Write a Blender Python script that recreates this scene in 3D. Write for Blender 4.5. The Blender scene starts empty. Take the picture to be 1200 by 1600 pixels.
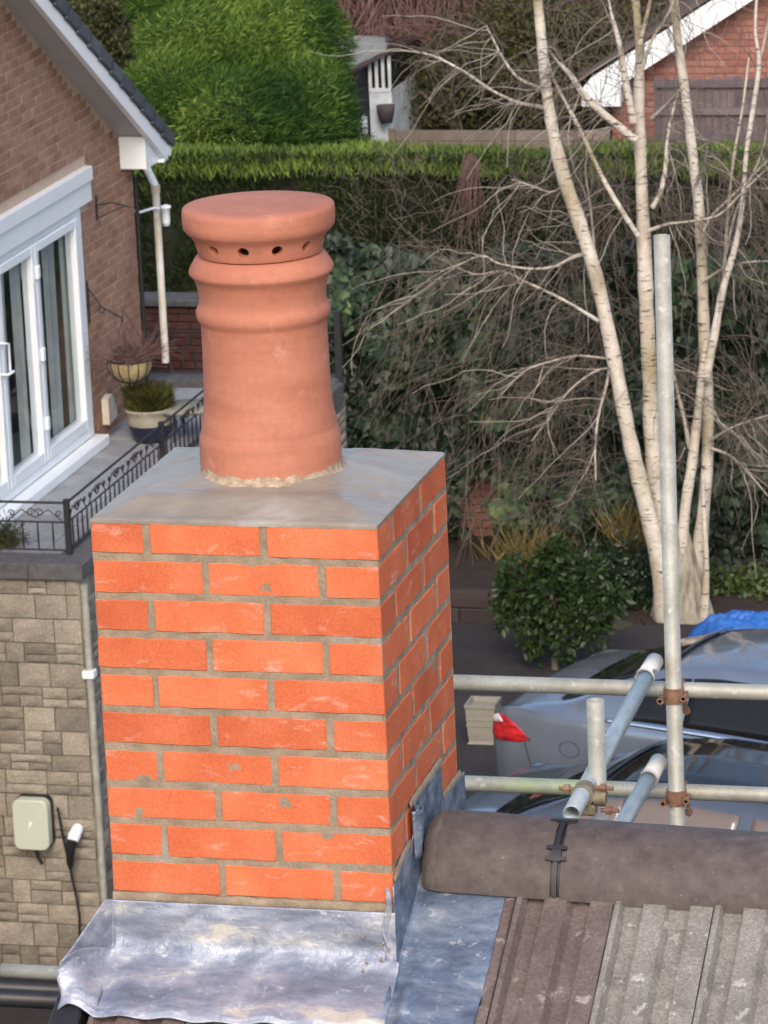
import bpy, bmesh, math, random
import numpy as np
from mathutils import Vector, Matrix, Euler
from mathutils import noise as mnoise
R = math.radians
rnd = random.Random(7)
rng = np.random.default_rng(11)
scene = bpy.context.scene
COL = scene.collection

# ------------------------------------------------------------------ camera, sky, sun, exposure
F_PX = 6500.0
CAM = Vector((2.45395, -7.16925, 2.00259))
CAM_ROT = Euler((1.3104653, 0.0431042, 0.2453356), 'XYZ')
cam_d = bpy.data.cameras.new('camera')
cam = bpy.data.objects.new('camera', cam_d)
COL.objects.link(cam)
cam.location = CAM
cam.rotation_euler = CAM_ROT
cam_d.sensor_fit = 'VERTICAL'
cam_d.sensor_height = 36.0
cam_d.sensor_width = 27.0
cam_d.lens = 36.0 * F_PX / 1600.0
cam_d.clip_start = 0.1
cam_d.clip_end = 600.0
cam_d.dof.use_dof = True
cam_d.dof.focus_distance = 7.9
cam_d.dof.aperture_fstop = 32.0
scene.camera = cam

SUN_EL, SUN_AZ = 38.0, 168.0          # azimuth clockwise from +Y: behind the camera, to its left
world = bpy.data.worlds.new("World")
scene.world = world
world.use_nodes = True
wn = world.node_tree
bg = wn.nodes['Background']
sky = wn.nodes.new('ShaderNodeTexSky')
sky.sky_type = 'NISHITA'
sky.sun_disc = False
sky.sun_elevation = R(SUN_EL)
sky.sun_rotation = R(SUN_AZ)
sky.air_density = 1.0
sky.dust_density = 3.0
sky.ozone_density = 1.0
wn.links.new(sky.outputs[0], bg.inputs[0])
bg.inputs[1].default_value = 0.15
sun_d = bpy.data.lights.new('sun', 'SUN')
sun_d.energy = 0.60
sun_d.angle = R(17)
sun_d.color = (1.0, 0.84, 0.68)
sun = bpy.data.objects.new('sun', sun_d)
COL.objects.link(sun)
_sd = Vector((math.sin(R(SUN_AZ)) * math.cos(R(SUN_EL)), math.cos(R(SUN_AZ)) * math.cos(R(SUN_EL)), math.sin(R(SUN_EL))))
sun.rotation_euler = _sd.to_track_quat('Z', 'Y').to_euler()
sun.location = (-5, -12, 20)
scene.view_settings.view_transform = 'Standard'
scene.view_settings.look = 'None'
scene.view_settings.exposure = 0.98
scene.view_settings.gamma = 1.0
scene.view_settings.use_curve_mapping = False

# ------------------------------------------------------------------ helpers
_CR = CAM_ROT.to_matrix()
def ray(px, py):
    return _CR @ Vector(((px - 600) / F_PX, -(py - 800) / F_PX, -1.0))
def at(px, py, x=None, y=None, z=None):
    """the point of a real plane (x=, y= or z=) that a point of the photograph (1200x1600) shows"""
    r = ray(px, py)
    if x is not None: t = (x - CAM.x) / r.x
    elif y is not None: t = (y - CAM.y) / r.y
    else: t = (z - CAM.z) / r.z
    return CAM + r * t
def ppm(p):
    """pixels per metre at a point"""
    return F_PX / -(_CR.transposed() @ (Vector(p) - CAM)).z

class MB:
    def __init__(self):
        self.v = []; self.f = []; self.m = []; self.s = []
    def add(self, vs, fs, mat=0, smooth=False):
        o = len(self.v)
        self.v.extend([tuple(v) for v in vs])
        for f in fs:
            self.f.append(tuple(i + o for i in f)); self.m.append(mat); self.s.append(smooth)
        return self
    def box(self, a, b, M=None, mat=0, bev=0.0):
        x0, y0, z0 = a; x1, y1, z1 = b
        if x0 > x1: x0, x1 = x1, x0
        if y0 > y1: y0, y1 = y1, y0
        if z0 > z1: z0, z1 = z1, z0
        if bev <= 0:
            vs = [(x, y, z) for z in (z0, z1) for y in (y0, y1) for x in (x0, x1)]
            fs = [(0, 2, 3, 1), (4, 5, 7, 6), (0, 1, 5, 4), (2, 6, 7, 3), (0, 4, 6, 2), (1, 3, 7, 5)]
            vs = [Vector(v) for v in vs]
            if M is not None: vs = [M @ v for v in vs]
            return self.add(vs, fs, mat)
        bm = bmesh.new()
        bmesh.ops.create_cube(bm, size=1)
        for v in bm.verts:
            v.co = Vector(((x0 + x1) / 2 + v.co.x * (x1 - x0), (y0 + y1) / 2 + v.co.y * (y1 - y0), (z0 + z1) / 2 + v.co.z * (z1 - z0)))
        bmesh.ops.bevel(bm, geom=bm.edges[:], offset=bev, segments=1, affect='EDGES', profile=0.5)
        vs = [v.co.copy() for v in bm.verts]
        if M is not None: vs = [M @ v for v in vs]
        self.add(vs, [[v.index for v in f.verts] for f in bm.faces], mat)
        bm.free()
        return self
    def tube(self, pts, rads, n=8, cap=True, mat=0, smooth=True):
        pts = [Vector(p) for p in pts]
        if not hasattr(rads, '__len__'): rads = [rads] * len(pts)
        vs = []; fs = []
        up = Vector((0.31, 0.17, 0.93)).normalized()
        for i, p in enumerate(pts):
            if i == 0: d = pts[1] - p
            elif i == len(pts) - 1: d = p - pts[i - 1]
            else: d = pts[i + 1] - pts[i - 1]
            if d.length < 1e-9: d = Vector((0, 0, 1))
            d.normalize()
            a = d.cross(up)
            if a.length < 0.05: a = d.cross(Vector((1, 0, 0)))
            a.normalize(); b = d.cross(a)
            for k in range(n):
                t = 2 * math.pi * k / n
                vs.append(p + (a * math.cos(t) + b * math.sin(t)) * rads[i])
        for i in range(len(pts) - 1):
            for k in range(n):
                k2 = (k + 1) % n
                fs.append((i * n + k, i * n + k2, (i + 1) * n + k2, (i + 1) * n + k))
        self.add(vs, fs, mat, smooth)
        if cap:
            o = len(pts) - 1
            self.add(vs[:n], [tuple(range(n))], mat)
            self.add(vs[o * n:], [tuple(reversed(range(n)))], mat)
        return self
    def pipe(self, a, b, r, wall=0.004, n=20):
        """open-ended tube with a real wall"""
        a = Vector(a); b = Vector(b); d = (b - a).normalized()
        u = d.cross(Vector((0.2, 0.1, 0.95)).normalized())
        if u.length < .1: u = d.cross(Vector((1, 0, 0)))
        u.normalize(); w = d.cross(u)
        L = [(a, r), (b, r), (b, r - wall), (a, r - wall)]
        vs = []
        for p, q in L:
            for k in range(n):
                t = 2 * math.pi * k / n
                vs.append(p + (u * math.cos(t) + w * math.sin(t)) * q)
        fs = []
        for i in range(4):
            j = (i + 1) % 4
            for k in range(n):
                k2 = (k + 1) % n
                fs.append((i * n + k, i * n + k2, j * n + k2, j * n + k))
        return self.add(vs, fs, 0, True)
    def lathe(self, prof, n=48, c=(0, 0, 0), smooth=True):
        vs = []; fs = []
        for r, z in prof:
            for k in range(n):
                t = 2 * math.pi * k / n
                vs.append((c[0] + r * math.cos(t), c[1] + r * math.sin(t), c[2] + z))
        for i in range(len(prof) - 1):
            for k in range(n):
                k2 = (k + 1) % n
                fs.append((i * n + k, i * n + k2, (i + 1) * n + k2, (i + 1) * n + k))
        return self.add(vs, fs, 0, smooth)
    def grid(self, fn, nu, nv, mat=0, smooth=True):
        vs = [fn(i / nu, j / nv) for j in range(nv + 1) for i in range(nu + 1)]
        fs = [(j * (nu + 1) + i, j * (nu + 1) + i + 1, (j + 1) * (nu + 1) + i + 1, (j + 1) * (nu + 1) + i) for j in range(nv) for i in range(nu)]
        return self.add(vs, fs, mat, smooth)
    def prism(self, poly, axis, a, b, mat=0):
        """poly: 2D points; extruded along axis 'x','y','z' from a to b"""
        def P(p, t):
            if axis == 'x': return (t, p[0], p[1])
            if axis == 'y': return (p[0], t, p[1])
            return (p[0], p[1], t)
        n = len(poly)
        vs = [P(p, a) for p in poly] + [P(p, b) for p in poly]
        fs = [tuple(range(n)), tuple(reversed(range(n, 2 * n)))]
        fs += [(i, i + n, (i + 1) % n + n, (i + 1) % n) for i in range(n)]
        return self.add(vs, fs, mat)
    def mesh(self, name, mats, sharp=None):
        me = bpy.data.meshes.new(name)
        me.from_pydata(self.v, [], self.f)
        for m in (mats if isinstance(mats, (list, tuple)) else [mats]): me.materials.append(m)
        me.polygons.foreach_set('material_index', self.m)
        me.polygons.foreach_set('use_smooth', self.s)
        me.update()
        if sharp is not None:
            me.set_sharp_from_angle(angle=R(sharp))
        return me
    def build(self, name, mats, parent=None, sharp=None, weld=False):
        me = self.mesh(name, mats, None)
        if weld:
            bm = bmesh.new(); bm.from_mesh(me)
            bmesh.ops.remove_doubles(bm, verts=bm.verts, dist=1e-5)
            bmesh.ops.recalc_face_normals(bm, faces=bm.faces)
            bm.to_mesh(me); bm.free()
        if sharp is not None: me.set_sharp_from_angle(angle=R(sharp))
        return put(name, me, parent)

def put(name, me, parent=None, loc=None, rot=None, scale=None):
    o = bpy.data.objects.new(name, me)
    COL.objects.link(o)
    if parent is not None:
        o.parent = parent
        # geometry is written in world space: undo the parent's transform
        if loc is None: o.matrix_parent_inverse = PINV[parent.name] if parent.name in PINV else Matrix()
    if loc is not None:
        o.location = loc
        if rot is not None: o.rotation_euler = rot
        if parent is not None: o.matrix_parent_inverse = PINV[parent.name] if parent.name in PINV else Matrix()
    if scale is not None: o.scale = scale
    return o
PINV = {}
def thing(name, label, cat, loc=(0, 0, 0), rotz=0.0, group=None, local=False):
    """an Empty at the thing's base; parts are written in world space unless local"""
    o = bpy.data.objects.new(name, None)
    COL.objects.link(o)
    o.location = loc; o.rotation_euler = (0, 0, rotz)
    o.empty_display_size = 0.1
    if not local:
        PINV[o.name] = (Matrix.Translation(Vector(loc)) @ Matrix.Rotation(rotz, 4, 'Z')).inverted()
    tag(o, label, cat, group)
    return o
def tag(o, label=None, cat=None, group=None, kind=None):
    if label: o['label'] = label
    if cat: o['category'] = cat
    if group: o['group'] = group
    if kind: o['kind'] = kind
    return o

# ------------------------------------------------------------------ materials
def newmat(name):
    m = bpy.data.materials.new(name)
    m.use_nodes = True
    nt = m.node_tree
    return m, nt, nt.nodes['Principled BSDF']
def ramp(nt, fac, stops):
    r = nt.nodes.new('ShaderNodeValToRGB')
    el = r.color_ramp.elements
    while len(el) < len(stops): el.new(0.5)
    for e, (p, c) in zip(el, stops):
        e.position = p; e.color = (c[0], c[1], c[2], 1)
    nt.links.new(fac, r.inputs[0])
    return r.outputs[0]
def fac_ramp(nt, fac, a, b):
    r = nt.nodes.new('ShaderNodeMapRange')
    r.inputs[1].default_value = a; r.inputs[2].default_value = b
    nt.links.new(fac, r.inputs[0])
    return r.outputs[0]
def noise_node(nt, scale, detail=4, rough=0.55, stretch=(1, 1, 1), coord='Object', rand=False, dist=0.0, rot=(0, 0, 0)):
    tc = nt.nodes.new('ShaderNodeTexCoord')
    mp = nt.nodes.new('ShaderNodeMapping')
    mp.inputs['Scale'].default_value = stretch
    mp.inputs['Rotation'].default_value = rot
    nt.links.new(tc.outputs[coord], mp.inputs[0])
    n = nt.nodes.new('ShaderNodeTexNoise')
    n.inputs['Scale'].default_value = scale
    n.inputs['Detail'].default_value = detail
    n.inputs['Roughness'].default_value = rough
    n.inputs['Distortion'].default_value = dist
    nt.links.new(mp.outputs[0], n.inputs['Vector'])
    if rand:
        n.noise_dimensions = '4D'
        oi = nt.nodes.new('ShaderNodeObjectInfo')
        mm = nt.nodes.new('ShaderNodeMath'); mm.operation = 'MULTIPLY'; mm.inputs[1].default_value = 37.0
        nt.links.new(oi.outputs['Random'], mm.inputs[0])
        nt.links.new(mm.outputs[0], n.inputs['W'])
    return n.outputs[0]
def mix(nt, fac, a, b, mode='MIX'):
    m = nt.nodes.new('ShaderNodeMix'); m.data_type = 'RGBA'; m.blend_type = mode
    if isinstance(fac, float): m.inputs[0].default_value = fac
    else: nt.links.new(fac, m.inputs[0])
    for s, i in ((a, 6), (b, 7)):
        if isinstance(s, tuple): m.inputs[i].default_value = (s[0], s[1], s[2], 1)
        else: nt.links.new(s, m.inputs[i])
    return m.outputs[2]
def bump(nt, bs, h, strength=0.3, dist=0.01):
    b = nt.nodes.new('ShaderNodeBump')
    b.inputs['Strength'].default_value = strength
    b.inputs['Distance'].default_value = dist
    nt.links.new(h, b.inputs['Height'])
    if bs.inputs['Normal'].links:
        nt.links.new(bs.inputs['Normal'].links[0].from_socket, b.inputs['Normal'])
    nt.links.new(b.outputs[0], bs.inputs['Normal'])
def simple(name, c1, c2=None, scale=20, rough=0.7, metal=0.0, bs=0.2, bd=0.004, spots=None, rand=0.0, stretch=(1, 1, 1), lo=0.35, hi=0.65, obj_rand=False, fine=0.0):
    m, nt, p = newmat(name)
    p.inputs['Roughness'].default_value = rough
    p.inputs['Metallic'].default_value = metal
    n = noise_node(nt, scale, 5, 0.6, stretch, rand=obj_rand)
    c = mix(nt, fac_ramp(nt, n, lo, hi), c1, c2 or tuple(x * 0.75 for x in c1))
    if spots:
        for (sc, a, b, colr, amt) in spots:
            s = noise_node(nt, sc, 4, 0.6, rand=obj_rand)
            f = fac_ramp(nt, s, a, b)
            mu = nt.nodes.new('ShaderNodeMath'); mu.operation = 'MULTIPLY'; mu.inputs[1].default_value = amt
            nt.links.new(f, mu.inputs[0])
            c = mix(nt, mu.outputs[0], c, colr)
    if rand > 0:
        oi = nt.nodes.new('ShaderNodeObjectInfo')
        f = fac_ramp(nt, oi.outputs['Random'], 0, 1)
        v = ramp(nt, f, [(0, (1 - rand,) * 3), (1, (1 + rand,) * 3)])
        c = mix(nt, 1.0, c, v, 'MULTIPLY')
    if fine > 0:
        s = noise_node(nt, scale * 14, 3, 0.7)
        v = ramp(nt, s, [(0.3, (1 - fine,) * 3), (0.7, (1 + fine,) * 3)])
        c = mix(nt, 1.0, c, v, 'MULTIPLY')
    nt.links.new(c, p.inputs['Base Color'])
    if bs > 0:
        bump(nt, p, noise_node(nt, scale * 6, 5, 0.65, stretch), bs, bd)
    return m

M = {}
# new orange facing brick
def brick_mat(name, c1, c2, c3, salt, rough=0.85, rnd_amt=0.12, s=1.0):
    m, nt, p = newmat(name)
    p.inputs['Roughness'].default_value = rough
    p.inputs['Specular IOR Level'].default_value = 0.25
    n1 = noise_node(nt, 9 * s, 3, 0.5, rand=True)
    c = ramp(nt, n1, [(0.25, c1), (0.5, c2), (0.75, c3)])
    oi = nt.nodes.new('ShaderNodeObjectInfo')
    v = ramp(nt, oi.outputs['Random'], [(0, (1 - rnd_amt, 1 - rnd_amt * 1.3, 1 - rnd_amt * 1.3)), (0.5, (1, 1, 1)), (1, (1 + rnd_amt * .6, 1 + rnd_amt, 1 + rnd_amt))])
    c = mix(nt, 1.0, c, v, 'MULTIPLY')
    # dry salt / mortar smears, drawn out along the brick
    n2 = noise_node(nt, 14 * s, 6, 0.7, (1, 1, 2.6), rand=True, dist=0.6)
    f = fac_ramp(nt, n2, 0.56, 0.78)
    mu = nt.nodes.new('ShaderNodeMath'); mu.operation = 'MULTIPLY'; mu.inputs[1].default_value = salt
    nt.links.new(f, mu.inputs[0])
    c = mix(nt, mu.outputs[0], c, (0.62, 0.47, 0.40))
    n3 = noise_node(nt, 260 * s, 3, 0.7)
    v = ramp(nt, n3, [(0.3, (0.80, 0.78, 0.78)), (0.62, (1.08, 1.08, 1.08))])
    c = mix(nt, 1.0, c, v, 'MULTIPLY')
    nt.links.new(c, p.inputs['Base Color'])
    bump(nt, p, noise_node(nt, 220 * s, 4, 0.7), 0.35, 0.0015)
    bump(nt, p, n2, 0.25, 0.003)
    return m
M['brick'] = brick_mat('orange_brick', (0.47, 0.106, 0.044), (0.54, 0.134, 0.056), (0.60, 0.175, 0.085), 0.7, rnd_amt=0.12)
M['mortar'] = simple('mortar', (0.30, 0.235, 0.165), (0.20, 0.155, 0.11), 18, 0.95, bs=0.7, bd=0.004, fine=0.15,
                     spots=[(7, .55, .75, (0.34, 0.34, 0.32), .6)])
def flaunch_mat():
    m, nt, p = newmat('smooth_cement_flaunching')
    n = noise_node(nt, 5, 4, 0.55, dist=0.8)
    c = ramp(nt, n, [(0.3, (0.205, 0.170, 0.135)), (0.52, (0.26, 0.225, 0.185)), (0.72, (0.33, 0.305, 0.275))])
    n2 = noise_node(nt, 30, 5, 0.6, (1, 3, 1))
    c = mix(nt, fac_ramp(nt, n2, 0.5, 0.9), c, (0.20, 0.17, 0.14))
    nt.links.new(c, p.inputs['Base Color'])
    rr = ramp(nt, n, [(0.35, (0.30,) * 3), (0.65, (0.42,) * 3)])
    nt.links.new(rr, p.inputs['Roughness'])
    bump(nt, p, noise_node(nt, 16, 5, 0.6, (1, 2.5, 1), dist=0.8), 0.35, 0.006)
    bump(nt, p, noise_node(nt, 260, 3, 0.6), 0.12, 0.0015)
    return m
M['flaunch'] = flaunch_mat()
M['terracotta'] = simple('terracotta', (0.43, 0.165, 0.102), (0.355, 0.125, 0.075), 5, 0.78, bs=0.12, bd=0.0015, fine=0.07,
                         spots=[(22, .62, .80, (0.60, 0.36, 0.27), .35), (3.2, .5, .75, (0.48, 0.215, 0.15), .6)], stretch=(1, 1, 3.5))
def throw_lines(m):
    nt = m.node_tree; p = nt.nodes['Principled BSDF']
    bump(nt, p, noise_node(nt, 3.0, 3, .6, (.6, .6, 45)), .22, .0022)
    src = p.inputs['Base Color'].links[0].from_socket
    st = noise_node(nt, 5, 5, .65, (2.4, 2.4, .7), dist=.5)
    mu = nt.nodes.new('ShaderNodeMath'); mu.operation = 'MULTIPLY'; mu.inputs[1].default_value = .45
    nt.links.new(fac_ramp(nt, st, .56, .74), mu.inputs[0])
    nt.links.new(mix(nt, mu.outputs[0], src, (0.27, 0.115, 0.085)), p.inputs['Base Color'])
throw_lines(M['terracotta'])
M['salt'] = simple('mortar_smear', (0.46, 0.36, 0.26), (0.24, 0.17, 0.12), 60, 0.95, bs=0.7, bd=0.003)
def lead_mat(name, base, seedoff, warm):
    m, nt, p = newmat(name)
    n = noise_node(nt, 4.5 + seedoff, 7, 0.68, (1, 2.2, 3.2), dist=0.25)
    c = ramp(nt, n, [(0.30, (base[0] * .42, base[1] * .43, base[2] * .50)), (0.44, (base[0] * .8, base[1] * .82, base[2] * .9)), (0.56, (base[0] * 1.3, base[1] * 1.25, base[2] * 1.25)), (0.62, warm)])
    n2 = noise_node(nt, 26, 6, 0.75, (1, 1, 2), dist=0.35)
    c = mix(nt, fac_ramp(nt, n2, 0.58, 0.80), c, (0.75, 0.76, 0.76))
    n4 = noise_node(nt, 9, 6, 0.75, (2.5, 1, 1), dist=0.4)
    c = mix(nt, fac_ramp(nt, n4, 0.60, 0.72), c, (base[0] * .6, base[1] * .58, base[2] * .62))
    nt.links.new(c, p.inputs['Base Color'])
    p.inputs['Metallic'].default_value = 0.42
    nt.links.new(ramp(nt, n2, [(0.3, (0.34,) * 3), (0.75, (0.62,) * 3)]), p.inputs['Roughness'])
    bump(nt, p, noise_node(nt, 13, 5, 0.6, dist=0.5), 0.45, 0.012)
    bump(nt, p, noise_node(nt, 60, 4, 0.6, (2.5, 1, 1)), 0.2, 0.003)
    return m
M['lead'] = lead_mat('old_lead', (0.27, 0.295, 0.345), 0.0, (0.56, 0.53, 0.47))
M['lead_blue'] = lead_mat('new_lead', (0.17, 0.215, 0.28), 2.0, (0.32, 0.36, 0.41))
M['tile_new'] = simple('brown_concrete_tile', (0.095, 0.068, 0.064), (0.145, 0.113, 0.107), 9, 0.85, bs=0.5, bd=0.002, fine=0.3,
                       spots=[(24, .60, .70, (0.42, 0.38, 0.35), .55), (120, .66, .74, (0.45, 0.43, 0.40), .4)])
M['tile_old'] = simple('weathered_concrete_tile', (0.235, 0.22, 0.20), (0.145, 0.132, 0.122), 12, 0.92, bs=0.8, bd=0.003, fine=0.35,
                       spots=[(30, .60, .70, (0.46, 0.44, 0.40), .7), (8, .58, .7, (0.15, 0.145, 0.10), .6), (110, .66, .72, (0.5, 0.48, 0.44), .6)])
M['ridge'] = simple('ridge_tile', (0.080, 0.063, 0.061), (0.073, 0.056, 0.053), 2, 0.74, bs=0.2, bd=0.001, fine=0.30,
                    spots=[(2, .50, .80, (0.078, 0.074, 0.08), .5), (35, .60, .75, (0.15, 0.135, 0.125), .35), (70, .68, .76, (0.42, 0.39, 0.37), .5)])
M['ridge_mortar'] = simple('ridge_end_mortar', (0.12, 0.10, 0.09), (0.08, 0.062, 0.056), 20, 0.95, bs=0.7, bd=0.004)
M['black_plastic'] = simple('black_plastic', (0.012, 0.012, 0.014), (0.02, 0.02, 0.022), 20, 0.45, bs=0.05)
M['galv'] = simple('dull_galvanised_steel', (0.42, 0.42, 0.37), (0.30, 0.295, 0.25), 9, 0.6, metal=0.35, bs=0.25, bd=0.001, fine=0.12,
                   spots=[(30, .60, .72, (0.66, 0.66, 0.63), .6), (5, .60, .72, (0.28, 0.245, 0.19), .5)])
M['galv_blue'] = simple('clean_galvanised_steel', (0.44, 0.49, 0.505), (0.35, 0.395, 0.41), 14, 0.42, metal=0.5, bs=0.15, bd=0.001, fine=0.1, stretch=(3, 1, 3))
M['galv_green'] = simple('paint_marked_steel', (0.36, 0.46, 0.24), (0.44, 0.46, 0.36), 16, 0.65, metal=0.2, bs=0.2, bd=0.001)
def painted_rail():
    m = M['galv'].copy(); m.name = 'galvanised_steel_with_green_paint'
    nt = m.node_tree; p = nt.nodes['Principled BSDF']
    src = p.inputs['Base Color'].links[0].from_socket
    tc = nt.nodes.new('ShaderNodeTexCoord'); sx = nt.nodes.new('ShaderNodeSeparateXYZ'); nt.links.new(tc.outputs['Object'], sx.inputs[0])
    a = fac_ramp(nt, sx.outputs[0], -.32, -.22); b = fac_ramp(nt, sx.outputs[0], .10, .0)
    n = fac_ramp(nt, noise_node(nt, 9, 5, .7, (1, 1, 2)), .40, .60)
    q = nt.nodes.new('ShaderNodeMath'); q.operation = 'MULTIPLY'; nt.links.new(a, q.inputs[0]); nt.links.new(b, q.inputs[1])
    q2 = nt.nodes.new('ShaderNodeMath'); q2.operation = 'MULTIPLY'; nt.links.new(q.outputs[0], q2.inputs[0]); nt.links.new(n, q2.inputs[1])
    nt.links.new(mix(nt, q2.outputs[0], src, (0.30, 0.38, 0.21)), p.inputs['Base Color'])
    return m
M['galv_green'] = painted_rail()
M['rust'] = simple('rusty_steel', (0.19, 0.085, 0.05), (0.30, 0.19, 0.13), 40, 0.9, metal=0.2, bs=0.6, bd=0.002)
M['coupler'] = simple('dull_brass_steel', (0.30, 0.27, 0.18), (0.19, 0.15, 0.10), 40, 0.7, metal=0.4, bs=0.5, bd=0.002)
M['white_pvc'] = simple('white_upvc', (0.80, 0.84, 0.87), (0.76, 0.80, 0.83), 3, 0.35, bs=0.0)
M['white_old'] = simple('aged_white_pvc', (0.66, 0.64, 0.58), (0.50, 0.42, 0.30), 6, 0.5, bs=0.0, stretch=(1, 1, .4), spots=[(3, .5, .7, (0.72, 0.73, 0.74), .8)])
M['soffit'] = simple('grey_soffit_board', (0.46, 0.46, 0.48), (0.42, 0.42, 0.44), 3, 0.5, bs=0.0)
M['brick_house'] = brick_mat('brown_pink_brick', (0.24, 0.13, 0.082), (0.30, 0.17, 0.115), (0.35, 0.22, 0.155), 0.35, 0.9, 0.16, 0.6)
M['mortar_house'] = simple('pale_mortar', (0.48, 0.36, 0.28), (0.40, 0.30, 0.235), 20, 0.95, bs=0.3)
M['brick_red'] = brick_mat('red_brick', (0.24, 0.105, 0.085), (0.30, 0.135, 0.11), (0.35, 0.18, 0.145), 0.3, 0.9, 0.15, 0.6)
M['brick_dark'] = brick_mat('dark_red_brick', (0.07, 0.032, 0.03), (0.09, 0.04, 0.035), (0.11, 0.055, 0.045), 0.2, 0.95, 0.2, 0.6)
M['mortar_dark'] = simple('dark_mortar', (0.05, 0.04, 0.035), (0.035, 0.03, 0.025), 20, 0.95, bs=0.3)
M['slate'] = simple('slate_grey_tile', (0.055, 0.066, 0.082), (0.075, 0.088, 0.105), 4, 0.55, bs=0.15, rand=0.25)
M['stone'] = simple('buff_walling_stone', (0.285, 0.255, 0.205), (0.205, 0.183, 0.15), 5, 0.95, bs=0.9, bd=0.012, fine=0.3, rand=0.30, obj_rand=True,
                    spots=[(9, .60, .75, (0.16, 0.15, 0.14), .6), (40, .66, .74, (0.50, 0.49, 0.46), .6)])
M['stone_joint'] = simple('stone_wall_mortar', (0.13, 0.115, 0.09), (0.10, 0.088, 0.07), 8, 0.95, bs=0.3)
M['coping'] = simple('dark_concrete_coping', (0.10, 0.10, 0.105), (0.065, 0.065, 0.07), 14, 0.95, bs=0.6, bd=0.004, fine=0.3, spots=[(60, .64, .72, (0.35, 0.35, 0.34), .6)])
M['paving'] = simple('grey_terrace_paving', (0.30, 0.31, 0.33), (0.22, 0.225, 0.24), 3, 0.8, bs=0.3, fine=0.15, rand=0.12)
M['iron'] = simple('black_wrought_iron', (0.012, 0.012, 0.016), (0.02, 0.02, 0.024), 20, 0.5, bs=0.0)
M['charger'] = simple('pale_green_grey_plastic', (0.50, 0.54, 0.44), (0.46, 0.50, 0.41), 3, 0.4, bs=0.0)
M['coir'] = simple('coir_basket_liner', (0.42, 0.33, 0.17), (0.30, 0.22, 0.11), 40, 0.95, bs=0.8)
M['curtain'] = simple('grey_curtain', (0.46, 0.475, 0.46), (0.36, 0.37, 0.36), 3, 0.9, bs=0.1)
M['room'] = simple('dim_room_wall', (0.10, 0.11, 0.11), (0.07, 0.075, 0.075), 3, 0.9, bs=0.0)
def glass_mat(name, tint, refl=0.35):
    m, nt, p = newmat(name)
    nt.nodes.remove(p)
    out = nt.nodes['Material Output']
    tr = nt.nodes.new('ShaderNodeBsdfTransparent'); tr.inputs[0].default_value = (*tint, 1)
    gl = nt.nodes.new('ShaderNodeBsdfGlossy'); gl.inputs['Roughness'].default_value = 0.02
    gl.inputs[0].default_value = (0.9, 0.95, 1.0, 1)
    fr = nt.nodes.new('ShaderNodeFresnel'); fr.inputs[0].default_value = 1.33
    mx = nt.nodes.new('ShaderNodeMixShader')
    geo = nt.nodes.new('ShaderNodeNewGeometry')
    iv = nt.nodes.new('ShaderNodeMath'); iv.operation = 'SUBTRACT'; iv.inputs[0].default_value = 1.0
    nt.links.new(geo.outputs['Backfacing'], iv.inputs[1])
    ml = nt.nodes.new('ShaderNodeMath'); ml.operation = 'MULTIPLY'
    nt.links.new(fr.outputs[0], ml.inputs[0]); nt.links.new(iv.outputs[0], ml.inputs[1])
    nt.links.new(ml.outputs[0], mx.inputs[0]); nt.links.new(tr.outputs[0], mx.inputs[1]); nt.links.new(gl.outputs[0], mx.inputs[2])
    nt.links.new(mx.outputs[0], out.inputs[0])
    return m
M['glass'] = glass_mat('window_glass', (0.90, 0.92, 0.92))
def carpaint(name, c, rough=0.22, coat=.85):
    m, nt, p = newmat(name)
    p.inputs['Metallic'].default_value = 0.55
    p.inputs['Roughness'].default_value = rough
    p.inputs['Coat Weight'].default_value = coat
    p.inputs['Coat Roughness'].default_value = 0.06
    n = noise_node(nt, 700, 2, 0.6)
    v = ramp(nt, n, [(0.3, (0.9,) * 3), (0.7, (1.1,) * 3)])
    d = noise_node(nt, 4, 5, 0.6)
    cc = mix(nt, fac_ramp(nt, d, .45, .9), c, tuple(min(1, x * 1.2 + .02) for x in c))
    nt.links.new(mix(nt, 1.0, cc, v, 'MULTIPLY'), p.inputs['Base Color'])
    return m
M['car_silver'] = carpaint('silver_blue_car_paint', (0.19, 0.225, 0.28))
M['car_dark'] = carpaint('dark_grey_car_paint', (0.10, 0.115, 0.145), 0.25, .7)
m, nt, p = newmat('dark_car_glass')
p.inputs['Base Color'].default_value = (0.012, 0.012, 0.014, 1); p.inputs['Roughness'].default_value = 0.06
p.inputs['Specular IOR Level'].default_value = 0.28
M['car_glass'] = m
m, nt, p = newmat('car_glass_painted_beige_reflection')
p.inputs['Base Color'].default_value = (0.16, 0.125, 0.105, 1); p.inputs['Roughness'].default_value = 0.08  # pinkish beige reflection painted into the base colour
p.inputs['Specular IOR Level'].default_value = 0.6
M['car_glass_painted_reflection'] = m
m, nt, p = newmat('chrome_trim')
p.inputs['Base Color'].default_value = (0.75, 0.76, 0.78, 1); p.inputs['Roughness'].default_value = 0.15; p.inputs['Metallic'].default_value = 1
M['chrome'] = m
m, nt, p = newmat('red_tail_light_lens')
_n = noise_node(nt, 9, 3, .5, (1, 1, 3))
nt.links.new(ramp(nt, _n, [(.35, (0.22, 0.004, 0.008)), (.55, (0.50, 0.008, 0.012)), (.75, (0.62, 0.03, 0.04))]), p.inputs['Base Color']); p.inputs['Roughness'].default_value = 0.12
p.inputs['Coat Weight'].default_value = 0.8
M['red_lens'] = m
m, nt, p = newmat('clear_lens')
p.inputs['Base Color'].default_value = (0.62, 0.55, 0.56, 1); p.inputs['Roughness'].default_value = 0.1
M['clear_lens'] = m
M['rubber'] = simple('tyre_rubber', (0.015, 0.015, 0.015), (0.02, 0.02, 0.02), 20, 0.9, bs=0.1)
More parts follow.
